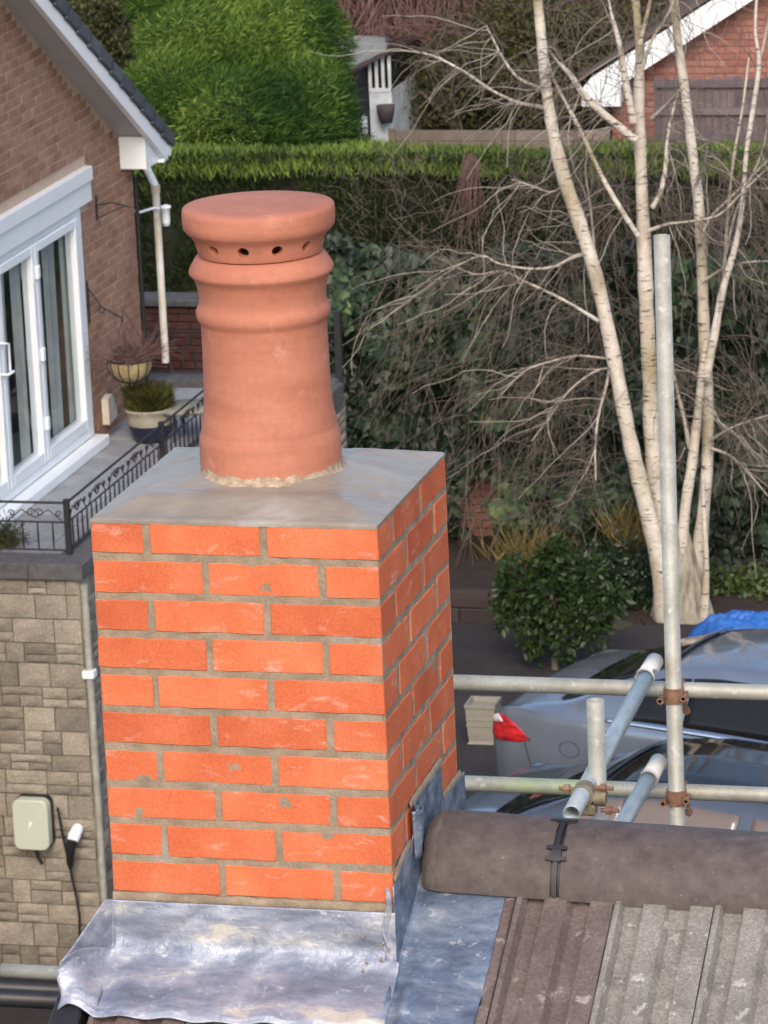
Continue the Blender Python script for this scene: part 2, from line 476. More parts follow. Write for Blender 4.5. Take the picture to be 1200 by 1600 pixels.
M['alloy'] = simple('alloy_wheel', (0.40, 0.41, 0.43), (0.36, 0.37, 0.39), 20, 0.35, metal=0.8, bs=0.0)
M['asphalt'] = simple('dark_driveway', (0.020, 0.018, 0.020), (0.032, 0.028, 0.030), 2, 0.85, bs=0.5, fine=0.3)  # near-black asphalt colour with a rough finish
M['soil'] = simple('dark_soil', (0.026, 0.018, 0.016), (0.045, 0.030, 0.024), 6, 0.98, bs=1.0, bd=0.03, fine=0.3)
M['moss'] = simple('mossy_stone', (0.065, 0.065, 0.030), (0.045, 0.036, 0.025), 6, 0.98, bs=1.0, bd=0.02, fine=0.3)
M['sleeper'] = simple('dark_timber_sleeper', (0.050, 0.036, 0.036), (0.030, 0.022, 0.023), 4, 0.95, bs=0.8, bd=0.01, stretch=(.3, 1, 4), rand=.2)
M['tarp'] = simple('blue_plastic_sheet', (0.02, 0.10, 0.38), (0.03, 0.15, 0.48), 9, 0.35, bs=0.5, bd=0.02)
M['planter'] = simple('pale_cast_stone', (0.24, 0.235, 0.20), (0.22, 0.21, 0.17), 12, 0.9, bs=0.5, fine=0.2)
M['cream_glaze'] = simple('cream_glazed_pot', (0.33, 0.31, 0.24), (0.25, 0.23, 0.17), 10, 0.5, bs=0.1)
M['blue_glaze'] = simple('dark_blue_glaze', (0.012, 0.014, 0.035), (0.02, 0.02, 0.04), 10, 0.3, bs=0.0)
M['felt'] = simple('grey_felt_roof', (0.30, 0.31, 0.28), (0.20, 0.205, 0.18), 5, 0.9, bs=0.3)
M['white_wood'] = simple('flaking_white_timber', (0.62, 0.68, 0.72), (0.42, 0.45, 0.47), 6, 0.7, bs=0.3)
M['dark_wood'] = simple('dark_stained_timber', (0.07, 0.055, 0.06), (0.045, 0.035, 0.04), 6, 0.8, bs=0.3)
M['trellis'] = simple('grey_brown_larch_lap', (0.16, 0.13, 0.135), (0.10, 0.08, 0.085), 8, 0.95, bs=0.8, bd=0.01, rand=0.2, stretch=(1, 1, .4))
M['rail_stone'] = simple('pale_brown_boards', (0.20, 0.165, 0.14), (0.15, 0.125, 0.105), 6, 0.95, bs=0.4, rand=0.15)
M['board'] = simple('weathered_scaffold_board', (0.24, 0.235, 0.19), (0.17, 0.165, 0.13), 5, 0.95, bs=0.5, stretch=(.3, 3, 1), fine=0.2)

def bark_mat(name, a, b, dark, green=0.0):
    m, nt, p = newmat(name)
    n = noise_node(nt, 6, 5, 0.6)
    c = mix(nt, fac_ramp(nt, n, .35, .65), a, b)
    n5 = noise_node(nt, 2.2, 3, 0.5, (1, 1, .5))
    c = mix(nt, fac_ramp(nt, n5, .50, .68), c, (0.38, 0.32, 0.20))
    n2 = noise_node(nt, 7, 3, 0.5, (1.2, 1.2, 7))
    c = mix(nt, fac_ramp(nt, n2, .60, .66), c, dark)
    n3 = noise_node(nt, 60, 4, 0.6, (1, 1, 3))
    v = ramp(nt, n3, [(0.3, (0.62,) * 3), (0.7, (1.1,) * 3)])
    c = mix(nt, 1.0, c, v, 'MULTIPLY')
    nt.links.new(c, p.inputs['Base Color'])
    p.inputs['Roughness'].default_value = 0.85
    bump(nt, p, n2, 0.5, 0.02); bump(nt, p, n3, 0.4, 0.01)
    return m
M['birch'] = bark_mat('birch_bark', (0.74, 0.69, 0.61), (0.56, 0.49, 0.41), (0.10, 0.08, 0.07))
M['birch_base'] = simple('rough_birch_foot_bark', (0.56, 0.51, 0.42), (0.22, 0.17, 0.12), 7, 0.95, bs=1.0, bd=0.03, stretch=(3, 3, .5))
M['twig_pale'] = simple('pale_birch_twig', (0.50, 0.45, 0.39), (0.34, 0.30, 0.25), 8, 0.9, bs=0.0)
M['twig_grey'] = simple('grey_brown_twig', (0.17, 0.14, 0.12), (0.11, 0.085, 0.072), 5, 0.9, bs=0.0)
M['twig_red'] = simple('red_brown_twig', (0.22, 0.125, 0.115), (0.13, 0.07, 0.065), 5, 0.9, bs=0.0)
M['stem'] = simple('grey_stem_bark', (0.17, 0.15, 0.12), (0.11, 0.095, 0.075), 20, 0.9, bs=0.3)

def leaf_mat(name, stops, rough=0.55, trans=0.25):
    m, nt, p = newmat(name)
    a = nt.nodes.new('ShaderNodeAttribute'); a.attribute_name = 'tint'
    c = ramp(nt, a.outputs['Fac'], stops)
    nt.links.new(c, p.inputs['Base Color'])
    p.inputs['Roughness'].default_value = rough
    p.inputs['Specular IOR Level'].default_value = 0.3
    out = nt.nodes['Material Output']
    t = nt.nodes.new('ShaderNodeBsdfTranslucent')
    nt.links.new(c, t.inputs[0])
    ms = nt.nodes.new('ShaderNodeMixShader'); ms.inputs[0].default_value = trans
    nt.links.new(p.outputs[0], ms.inputs[1]); nt.links.new(t.outputs[0], ms.inputs[2])
    nt.links.new(ms.outputs[0], out.inputs[0])
    return m
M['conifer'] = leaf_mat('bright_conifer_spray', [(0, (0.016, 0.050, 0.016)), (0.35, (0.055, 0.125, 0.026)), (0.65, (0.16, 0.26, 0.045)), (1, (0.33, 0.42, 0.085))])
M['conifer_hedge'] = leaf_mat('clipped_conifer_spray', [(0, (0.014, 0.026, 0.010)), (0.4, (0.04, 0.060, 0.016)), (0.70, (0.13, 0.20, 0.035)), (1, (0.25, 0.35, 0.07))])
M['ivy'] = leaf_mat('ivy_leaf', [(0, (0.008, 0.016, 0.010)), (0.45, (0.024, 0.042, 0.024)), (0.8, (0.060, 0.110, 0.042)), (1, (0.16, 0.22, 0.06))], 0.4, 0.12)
M['olive'] = leaf_mat('olive_leaf', [(0, (0.03, 0.035, 0.012)), (0.5, (0.075, 0.08, 0.025)), (1, (0.17, 0.16, 0.04))])
M['shrub'] = leaf_mat('dark_shrub_leaf', [(0, (0.010, 0.022, 0.006)), (0.5, (0.028, 0.052, 0.014)), (1, (0.09, 0.125, 0.036))], 0.4, 0.15)
M['straw'] = leaf_mat('straw_grass_blade', [(0, (0.10, 0.085, 0.03)), (0.5, (0.22, 0.17, 0.06)), (1, (0.36, 0.30, 0.12))])
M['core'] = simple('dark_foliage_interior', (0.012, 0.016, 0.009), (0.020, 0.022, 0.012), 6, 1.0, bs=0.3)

# ------------------------------------------------------------------ numpy foliage
def npmesh(name, V, F, tint, mat, parent=None, smooth=False):
    """V (n,3); F (m,k) all faces of one size; tint per vertex"""
    me = bpy.data.meshes.new(name)
    k = F.shape[1]
    me.vertices.add(len(V)); me.vertices.foreach_set('co', V.astype(np.float32).ravel())
    me.loops.add(F.size); me.loops.foreach_set('vertex_index', F.astype(np.int32).ravel())
    me.polygons.add(len(F)); me.polygons.foreach_set('loop_start', (np.arange(len(F)) * k).astype(np.int32))
    me.materials.append(mat)
    if tint is not None:
        a = me.attributes.new('tint', 'FLOAT', 'POINT'); a.data.foreach_set('value', tint.astype(np.float32))
    me.update(calc_edges=True)
    if smooth: me.polygons.foreach_set('use_smooth', [True] * len(F))
    return put(name, me, parent)
def unit(a):
    return a / np.maximum(np.linalg.norm(a, axis=1, keepdims=True), 1e-9)
def blades(C, D, N, L, W, fold=0.15):
    """rhombic leaves: C base points, D directions, N facing normals, L lengths, W widths -> V,F"""
    n = len(C)
    D = unit(D); S = unit(np.cross(D, N)); N2 = np.cross(S, D)
    L = np.broadcast_to(L, n)[:, None]; W = np.broadcast_to(W, n)[:, None]
    v0 = C; v1 = C + D * L * .45 + S * W * .5 + N2 * W * fold; v2 = C + D * L; v3 = C + D * L * .45 - S * W * .5 + N2 * W * fold
    V = np.stack([v0, v1, v2, v3], 1).reshape(-1, 3)
    b = np.arange(n)[:, None] * 4
    F = np.concatenate([b + np.array([[0, 1, 2]]), b + np.array([[0, 2, 3]])], 1).reshape(-1, 3)
    return V, F
_perm = rng.random((64, 64, 64))
def vnoise(P, s):
    """smooth value noise 0..1"""
    Q = P * s + 100.0
    i = np.floor(Q).astype(int); f = Q - i; f = f * f * (3 - 2 * f)
    def g(a, b, c): return _perm[(i[:, 0] + a) % 64, (i[:, 1] + b) % 64, (i[:, 2] + c) % 64]
    x0 = g(0, 0, 0) * (1 - f[:, 0]) + g(1, 0, 0) * f[:, 0]; x1 = g(0, 1, 0) * (1 - f[:, 0]) + g(1, 1, 0) * f[:, 0]
    y0 = x0 * (1 - f[:, 1]) + x1 * f[:, 1]
    x0 = g(0, 0, 1) * (1 - f[:, 0]) + g(1, 0, 1) * f[:, 0]; x1 = g(0, 1, 1) * (1 - f[:, 0]) + g(1, 1, 1) * f[:, 0]
    y1 = x0 * (1 - f[:, 1]) + x1 * f[:, 1]
    return y0 * (1 - f[:, 2]) + y1 * f[:, 2]
def fbm(P, s):
    return (vnoise(P, s) * .55 + vnoise(P + 7.3, s * 2.1) * .3 + vnoise(P + 3.1, s * 4.3) * .15)
class Strands:
    """many thin 3-sided tapered twigs gathered into one mesh"""
    def __init__(self): self.V = []; self.F = []; self.n = 0
    def add(self, P, r0, r1):
        # P: (k, m, 3)  k strands of m points
        k, m, _ = P.shape
        T = np.gradient(P, axis=1); T = T / np.maximum(np.linalg.norm(T, axis=2, keepdims=True), 1e-9)
        up = np.array([0.3, 0.8, 0.5])
        A = np.cross(T, up); A = A / np.maximum(np.linalg.norm(A, axis=2, keepdims=True), 1e-9)
        B = np.cross(T, A)
        r0 = np.broadcast_to(r0, k); r1 = np.broadcast_to(r1, k)
        t = np.linspace(0, 1, m)[None, :]
        r = (r0[:, None] * (1 - t) + r1[:, None] * t)[..., None]
        rings = []
        for j in range(3):
            a = 2 * math.pi * j / 3
            rings.append(P + (A * math.cos(a) + B * math.sin(a)) * r)
        V = np.stack(rings, 2)                       # k,m,3,3
        idx = np.arange(k * m * 3).reshape(k, m, 3) + self.n
        for j in range(3):
            j2 = (j + 1) % 3
            q = np.stack([idx[:, :-1, j], idx[:, :-1, j2], idx[:, 1:, j2], idx[:, 1:, j]], -1).reshape(-1, 4)
            self.F.append(q)
        self.V.append(V.reshape(-1, 3)); self.n += k * m * 3
    def build(self, name, mat, parent=None):
        return npmesh(name, np.concatenate(self.V), np.concatenate(self.F), None, mat, parent)
def walk(start, d0, length, m, wob, droop):
    """k random walks: start (k,3), d0 (k,3) unit, droop pulls down"""
    k = len(start); length = np.broadcast_to(length, k)
    P = np.zeros((k, m, 3)); P[:, 0] = start; d = unit(d0.copy())
    for i in range(1, m):
        d = d + rng.normal(0, wob, (k, 3)); d[:, 2] -= droop; d = unit(d)
        P[:, i] = P[:, i - 1] + d * (length / (m - 1))[:, None]
    return P

# ================================================================== SETTING: ground
GZ = -8.35
def build_ground():
    mb = MB()
    xs = [-200, -60, -20, -7.4, -6.2, -5.0, 0, 10, 40, 200]
    def gz(x, y):
        z = GZ
        if x < -6.2: z -= min(1.0, (-6.2 - x) / 1.2) * 1.25
        return z
    ys = [-150, -20, 5, 12, 20, 26.95]
    def fn(i, j): return (xs[i], ys[j], gz(xs[i], ys[j]))
    vs = [fn(i, j) for j in range(len(ys)) for i in range(len(xs))]
    n = len(xs)
    mb.add(vs, [(j * n + i, j * n + i + 1, (j + 1) * n + i + 1, (j + 1) * n + i) for j in range(len(ys) - 1) for i in range(n - 1)])
    tag(mb.build('driveway', M['asphalt']), kind='structure')
    # planted bed and the garden behind, higher than the drive
    mb = MB()
    def f2(u, v):
        x = -30 + 60 * u; y = 26.93 + (v ** 1.5) * 260
        z = -8.40 + (.22 if x < -5.2 else .22 * max(0, 1 - (x + 5.2) / .5)) + 0.12 * mnoise.noise(Vector((x * .9, y * .5, 0))) * (1 if y < 34 else .3)
        if y > 33: z += min(1.0, (y - 33) / 10) * 1.2
        return (x, y, z)
    mb.grid(f2, 120, 60)
    tag(mb.build('garden_soil', M['soil']), kind='structure')
build_ground()

# ================================================================== OWN ROOF, CHIMNEY
PITCH = R(27)
TP = math.tan(PITCH)
RY, RZ = 0.276, -0.735           # apex of the roof plane
def roof_z(y): return RZ - abs(y - RY) * TP
W = 0.5557; D = 0.5484; COURSE = 0.075

def own_house():
    t = thing('house', 'brown tiled roof with a half round ridge in the foreground, right of the chimney', 'house', (0, 0, GZ))
    # walls (brick box under the roof)
    mb = MB()
    ye, yw = -3.9, 4.25
    mb.box((0.02, ye, GZ), (9, yw, roof_z(yw) - .05))
    mb.prism([(ye, roof_z(ye) - .02), (RY, RZ - .06), (yw, roof_z(yw) - .02)], 'x', 0.02, 9)
    mb.build('wall', M['brick_house'], t)
    # roof deck under the tiles
    mb = MB()
    mb.prism([(ye - .2, roof_z(ye - .2) - .03), (RY, RZ - .03), (yw + .2, roof_z(yw + .2) - .03), (yw + .2, roof_z(yw + .2) - .05), (RY, RZ - .055), (ye - .2, roof_z(ye - .2) - .05)], 'x', -0.03, 9.2)
    mb.build('roof_deck', M['black_plastic'], t)
    # interlocking tiles: profile across one tile (cover 0.193)
    CW = 0.1925
    prof = [(0.0, .018), (.003, .023), (.013, .023), (.022, .002), (.052, .001), (.056, .019), (.059, .0205), (.100, .019), (.111, .001), (.142, .001), (.146, .019), (.149, .0205), (.1905, .019), (.1905, .0)]
    def tile_mesh(wid, seed):
        rr = random.Random(seed)
        mb = MB(); L = 0.42; n = 9
        vs = []
        pts = [(x, z) for x, z in prof]
        for j in range(n + 1):
            s = L * j / n
            for (x, z) in pts:
                vs.append((x + rr.uniform(-.0004, .0004), -s * math.cos(PITCH), -s * math.sin(PITCH) + z / math.cos(PITCH) + (rr.uniform(-.0005, .0005))))
        k = len(pts)
        fs = [(j * k + i, (j + 1) * k + i, (j + 1) * k + i + 1, j * k + i + 1) for j in range(n) for i in range(k - 1)]
        mb.add(vs, fs)
        # front lip
        j = n; vs2 = [vs[j * k + i] for i in range(k)] + [(vs[j * k + i][0], vs[j * k + i][1] + .004, vs[j * k + i][2] - .022) for i in range(k)]
        mb.add(vs2, [(i, i + k, i + k + 1, i + 1) for i in range(k - 1)])
        # left edge
        vs3 = [vs[j2 * k] for j2 in range(n + 1)] + [(vs[j2 * k][0], vs[j2 * k][1], vs[j2 * k][2] - .022) for j2 in range(n + 1)]
        mb.add(vs3, [(q, q + n + 1, q + n + 2, q + 1) for q in range(n)])
        return mb
    tiles_new = [tile_mesh(CW, s).mesh('roof_tile', M['tile_new']) for s in range(2)]
    tiles_old = [tile_mesh(CW, s + 9).mesh('roof_tile', M['tile_old']) for s in range(3)]
    for me in tiles_new + tiles_old: me.set_sharp_from_angle(angle=R(25))
    x_first = 0.757 - CW * 4                      # tile joints at 0.757, 0.95, 1.14 ...
    GA = 0.33
    for row in range(3):
        s = 0.075 + row * GA
        y = RY - s * math.cos(PITCH); z = RZ - s * math.sin(PITCH) + (-0.002 if row == 0 else -.004)
        for k in range(0, 14):
            x = x_first + k * CW
            if x < -0.06: continue
            new = k < 5
            if k < 4 and row == 0: continue       # under the lead beside the chimney: cut away there
            me = (tiles_new if new else tiles_old)[(k + row) % 2]
            o = put('roof_tile', me, t, loc=(x, y, z), rot=(R(rnd.uniform(-.15, .15)), R(rnd.uniform(-.2, .2)), R(rnd.uniform(-.15, .15))))
            o.scale = (1.0, 1, 1)
    mb = MB()
    M4 = Matrix.Translation((.734, RY - .075 * math.cos(PITCH), RZ - .075 * math.sin(PITCH) - .006)) @ Matrix.Rotation(PITCH, 4, 'X')
    mb.box((0, -.40, -.02), (.0205, 0, .020), M4, bev=.003); mb.build('cut_tile', M['tile_new'], t)
    # the far slope: same tiles seen from other side, fewer
    for row in range(2):
        s = 0.075 + row * GA
        for k in range(2, 12):
            x = x_first + k * CW
            if x < W + .01: continue
            o = put('roof_tile', tiles_old[k % 3], t, loc=(x + CW, RY + s * math.cos(PITCH), RZ - s * math.sin(PITCH)), rot=(0, 0, math.pi))
    # ridge tiles
    RR = 0.119
    rz = RZ - 0.049
    def tilt(x): return .016 * max(-.6, 1 - (x - .59) / .5)
    def ridge(x0, x1, seed):
        mb = MB(); rr = random.Random(seed)
        nx, na = 22, 22
        def outer(r, u, v):
            a = math.pi * (0.0 + v)
            x = x0 + (x1 - x0) * u
            e = 0.0
            if u < .02 or u > .98: e = -.003
            q = r + e + 0.0009 * mnoise.noise(Vector((x * 20, a * 4, seed)))
            return (x + (rr.uniform(-.001, .001) if e else 0), RY - q * math.cos(a), rz + tilt(x) + q * math.sin(a) * 1.0)
        mb.grid(lambda u, v: outer(RR, u, v), nx, na)
        mb.grid(lambda u, v: outer(RR - .014, u, v), 2, na)
        for xe, u in ((x0, 0), (x1, 1)):
            vs = []
            for i in range(na + 1):
                vs.append(outer(RR, u, i / na))
            for i in range(na + 1):
                vs.append(outer(RR - .014, u, i / na))
            mb.add(vs, [(i, i + 1, i + na + 2, i + na + 1) for i in range(na)])
        for sgn in (0, 1):
            vs = [outer(RR, 0, sgn), outer(RR, 1, sgn), outer(RR - .014, 1, sgn), outer(RR - .014, 0, sgn)]
            mb.add(vs, [(0, 1, 2, 3)])
        return mb.build('ridge_tile', M['ridge'], t, sharp=50)
    xj = 0.832
    ridge(W + .035, xj - .009, 1)
    ridge(xj + .010, xj + .457, 2)
    ridge(xj + .47, xj + .92, 3)
    # dry ridge seal and clip in the joint
    for xq in (xj, xj + .463):
        mb = MB()
        mb.grid(lambda u, v: (xq - .012 + .024 * u, RY - (RR - .006) * math.cos(math.pi * v), rz + tilt(xq) + (RR - .006) * math.sin(math.pi * v)), 2, 24)
        mb.build('ridge_seal', M['black_plastic'], t)
        mb = MB()
        def strip(xa, xb, va, vb, h):
            n = 6
            def f(u, v):
                a = math.pi * (va + (vb - va) * v)
                return (xq + xa + (xb - xa) * u, RY - (RR + h) * math.cos(a), rz + tilt(xq) + (RR + h) * math.sin(a))
            mb.grid(f, 1, n)
            # sides
            for uu in (0, 1):
                vs = [f(uu, j / n) for j in range(n + 1)]
                vs += [(p[0], RY + (p[1] - RY) * (RR - .004) / (RR + h), rz + (p[2] - rz) * (RR - .004) / (RR + h)) for p in vs[:n + 1]]
                mb.add(vs, [(j, j + 1, j + n + 2, j + n + 1) for j in range(n)])
            for vv in (0, 1):
                a = f(0, vv); b = f(1, vv)
                def inn(p): return (p[0], RY + (p[1] - RY) * (RR - .004) / (RR + h), rz + (p[2] - rz) * (RR - .004) / (RR + h))
                mb.add([a, b, inn(b), inn(a)], [(0, 1, 2, 3)])
        strip(-.0045, .0045, .02, .50, .002)
        strip(-.020, .020, .205, .225, .005)
        strip(-.020, .020, .265, .285, .005)
        strip(-.010, .010, .20, .29, .004)
        strip(-.026, .026, .485, .51, .005)
        mb.build('ridge_clip', M['black_plastic'], t)
    # mortar at the chimney end of the ridge
    mb = MB()
    def fil(u, v):
        a = math.pi * v
        r = RR - .002 + .006 * math.sin(u * math.pi) - .016 * (1 - u) + .003 * mnoise.noise(Vector((u * 5, v * 14, 3)))
        return (W + .012 + u * .030 + .004 * mnoise.noise(Vector((v * 9, u, 1))), RY - r * math.cos(a), rz + tilt(W) + r * math.sin(a))
    mb.grid(fil, 6, 40)
    mb.add([(W + .015, RY - (RR - .02) * math.cos(math.pi * i / 20), rz + tilt(W) + (RR - .02) * math.sin(math.pi * i / 20)) for i in range(21)], [tuple(range(21))])
    mb.build('ridge_end_mortar', M['ridge_mortar'], t)
    # bedding mortar lumps beneath the ridge edge on the old tiles
    mb = MB()
    def bed(u, v):
        x = 0.94 + u * 1.3
        n = mnoise.noise(Vector((x * 9, 2, 0))) * .016 + mnoise.noise(Vector((x * 30, 5, 0))) * .006
        y = RY - RR + .02 - v * (.055 + n)
        return (x, y, roof_z(y) + .013 * (1 - v * .9) + .002 * mnoise.noise(Vector((x * 40, v * 3, 0))))
    mb.grid(bed, 160, 5)
    mb.build('ridge_bedding', M['tile_old'], t)
    # black dry verge at the left gable edge
    mb = MB()
    for i in range(8):
        s0 = .36 + i * .33
        M4 = Matrix.Translation((-0.055, RY - s0 * math.cos(PITCH), RZ - s0 * math.sin(PITCH))) @ Matrix.Rotation(PITCH, 4, 'X')
        mb.box((-.028, -.335, -.10), (.030, 0, .034 if i % 2 else .031), M4, bev=.004)
    mb.build('verge_cap', M['black_plastic'], t)
    # eaves timber on the far wall
    mb = MB(); mb.box((0, yw + .15, roof_z(yw + .15) - .2), (9, yw + .18, roof_z(yw + .15) - .04)); mb.build('fascia', M['white_pvc'], t)
    return t
own_house()

def brick_variant(lx, ly, lz, seed):
    """box with softened, slightly ragged arrises; centre at origin"""
    rr = random.Random(seed)
    bm = bmesh.new()
    bmesh.ops.create_cube(bm, size=1)
    for v in bm.verts: v.co = Vector((v.co.x * lx, v.co.y * ly, v.co.z * lz))
    long_e = [e for e in bm.edges if abs((e.verts[0].co - e.verts[1].co).x) > lx * .5]
    bmesh.ops.subdivide_edges(bm, edges=long_e, cuts=6, use_grid_fill=True)
    ed = [e for e in bm.edges if e.calc_face_angle(0) > 1.0]
    bmesh.ops.bevel(bm, geom=ed, offset=0.0016, segments=1, affect='EDGES')
    for v in bm.verts:
        v.co += Vector((mnoise.noise(v.co * 30 + Vector((seed, 0, 0))), mnoise.noise(v.co * 30 + Vector((0, seed, 5))), mnoise.noise(v.co * 34 + Vector((9, 0, seed))))) * 0.0011
    for v in bm.verts:
        if abs(v.co.z) > lz * .4: v.co.z += .0016 * mnoise.noise(Vector((v.co.x * 45, v.co.y * 45 + seed * 3, v.co.z * 9)))
        if abs(v.co.x) > lx * .45: v.co.x += .0016 * mnoise.noise(Vector((v.co.z * 60, seed * 2.0, v.co.x * 9)))
    me = bpy.data.meshes.new('brick')
    bm.to_mesh(me); bm.free()
    me.materials.append(M['brick'])
    return me

def chimney():
    t = thing('chimney', 'square chimney stack of new bright orange bricks with smooth cement top', 'chimney', (W / 2, D / 2, -0.95))
    BL = .2135; BS = .2005
    vars_ = [brick_variant(BL, .1025, .0615, s) for s in range(7)]
    jx = (W - .1025 - 2 * BL) / 2; jy = (D - .1025 - 2 * BS) / 2
    for k in range(0, 13):
        z = -0.0325 - k * COURSE
        if z < -1.0: break
        specs = []
        if k % 2 == 0:
            xs = [.1025 + jx + BL / 2 , W - BL / 2]
            specs += [(x, .05125, 0) for x in xs]
            ys = [.1025 + jy + BS / 2, D - BS / 2]
            specs += [(W - .05125, y, 1) for y in ys]
            specs += [(W - x, D - .05125, 0) for x in xs]
            specs += [(.05125, D - y, 1) for y in ys]
        else:
            xs = [BL / 2, BL * 1.5 + jx]
            specs += [(x, .05125, 0) for x in xs]
            ys = [BS / 2, BS * 1.5 + jy]
            specs += [(W - .05125, y, 1) for y in ys]
            specs += [(W - x, D - .05125, 0) for x in xs]
            specs += [(.05125, D - y, 1) for y in ys]
        for (x, y, r) in specs:
            o = put('brick', vars_[rnd.randrange(7)], t, loc=(x + rnd.uniform(-.0006, .0006), y + rnd.uniform(-.0006, .0006), z + rnd.uniform(-.0008, .0008)),
                    rot=(R(rnd.choice((0, 180)) + rnd.uniform(-.2, .2)), R(rnd.uniform(-.3, .3)), R((90 if r else 0) + rnd.choice((0, 180)) + rnd.uniform(-.12, .12))))
            o.scale = (BS / BL if r else 1.0, 1, rnd.uniform(.97, 1.01))
    # mortar: a rough skin a few mm behind the faces, pushed out here and there over the arrises
    mb = MB()
    zb = -0.97
    def skin(fn, wid, seed):
        nu, nv = int(wid / .006), int(-zb / .006)
        def f(u, v):
            p = Vector((u * wid * 34, v * -zb * 34, seed))
            d = -.0022 + .0020 * mnoise.noise(p) + .0022 * max(0, mnoise.noise(p * .35 + Vector((5, 5, 5)))) + .001 * mnoise.noise(p * 3)
            return fn(u, v * zb, min(d, -0.0007))
        mb.grid(f, nu, nv)
    skin(lambda u, z, d: (u * W, -d, z), W, 1.0)
    skin(lambda u, z, d: (W + d, u * D, z), D, 2.0)
    skin(lambda u, z, d: (W - u * W, D + d, z), W, 3.0)
    skin(lambda u, z, d: (-d, D - u * D, z), D, 4.0)
    mb.build('mortar_joints', M['mortar'], t)
    # flaunching
    mb = MB()
    pcx, pcy = W / 2, D / 2
    def fl(u, v):
        x = -0.0008 + (W + .0016) * u; y = -0.0008 + (D + .0016) * v
        r = math.hypot(x - pcx, y - pcy)
        e = min(x + .0008, W + .0008 - x, y + .0008, D + .0008 - y)
        s = min(1, max(0, e / .10)); s = s * s * (3 - 2 * s)
        z = 0.006 + 0.026 * s + .010 * max(0, 1 - max(0, r - .13) / .05)
        z += .0060 * mnoise.noise(Vector((x * 9, y * 18, 1))) * min(1, e / .02) + .0012 * mnoise.noise(Vector((x * 50, y * 70, 4)))
        if e < .0006: z = .002 + .002 * mnoise.noise(Vector((x * 30, y * 30, 9)))
        return (x, y, z)
    n = 110
    mb.grid(fl, n, n)
    for a, b in (((0, 0), (1, 0)), ((1, 0), (1, 1)), ((1, 1), (0, 1)), ((0, 1), (0, 0))):
        vs = []
        for i in range(61):
            q = i / 60
            p = fl(a[0] + (b[0] - a[0]) * q, a[1] + (b[1] - a[1]) * q)
            vs.append(p)
        vs += [(p[0], p[1], -.004 + .002 * mnoise.noise(Vector((p[0] * 60, p[1] * 60, 2)))) for p in vs[:61]]
        mb.add(vs, [(i, i + 61, i + 62, i + 1) for i in range(60)])
    mb.build('flaunching', M['flaunch'], t, weld=True)
    return t
chimney()

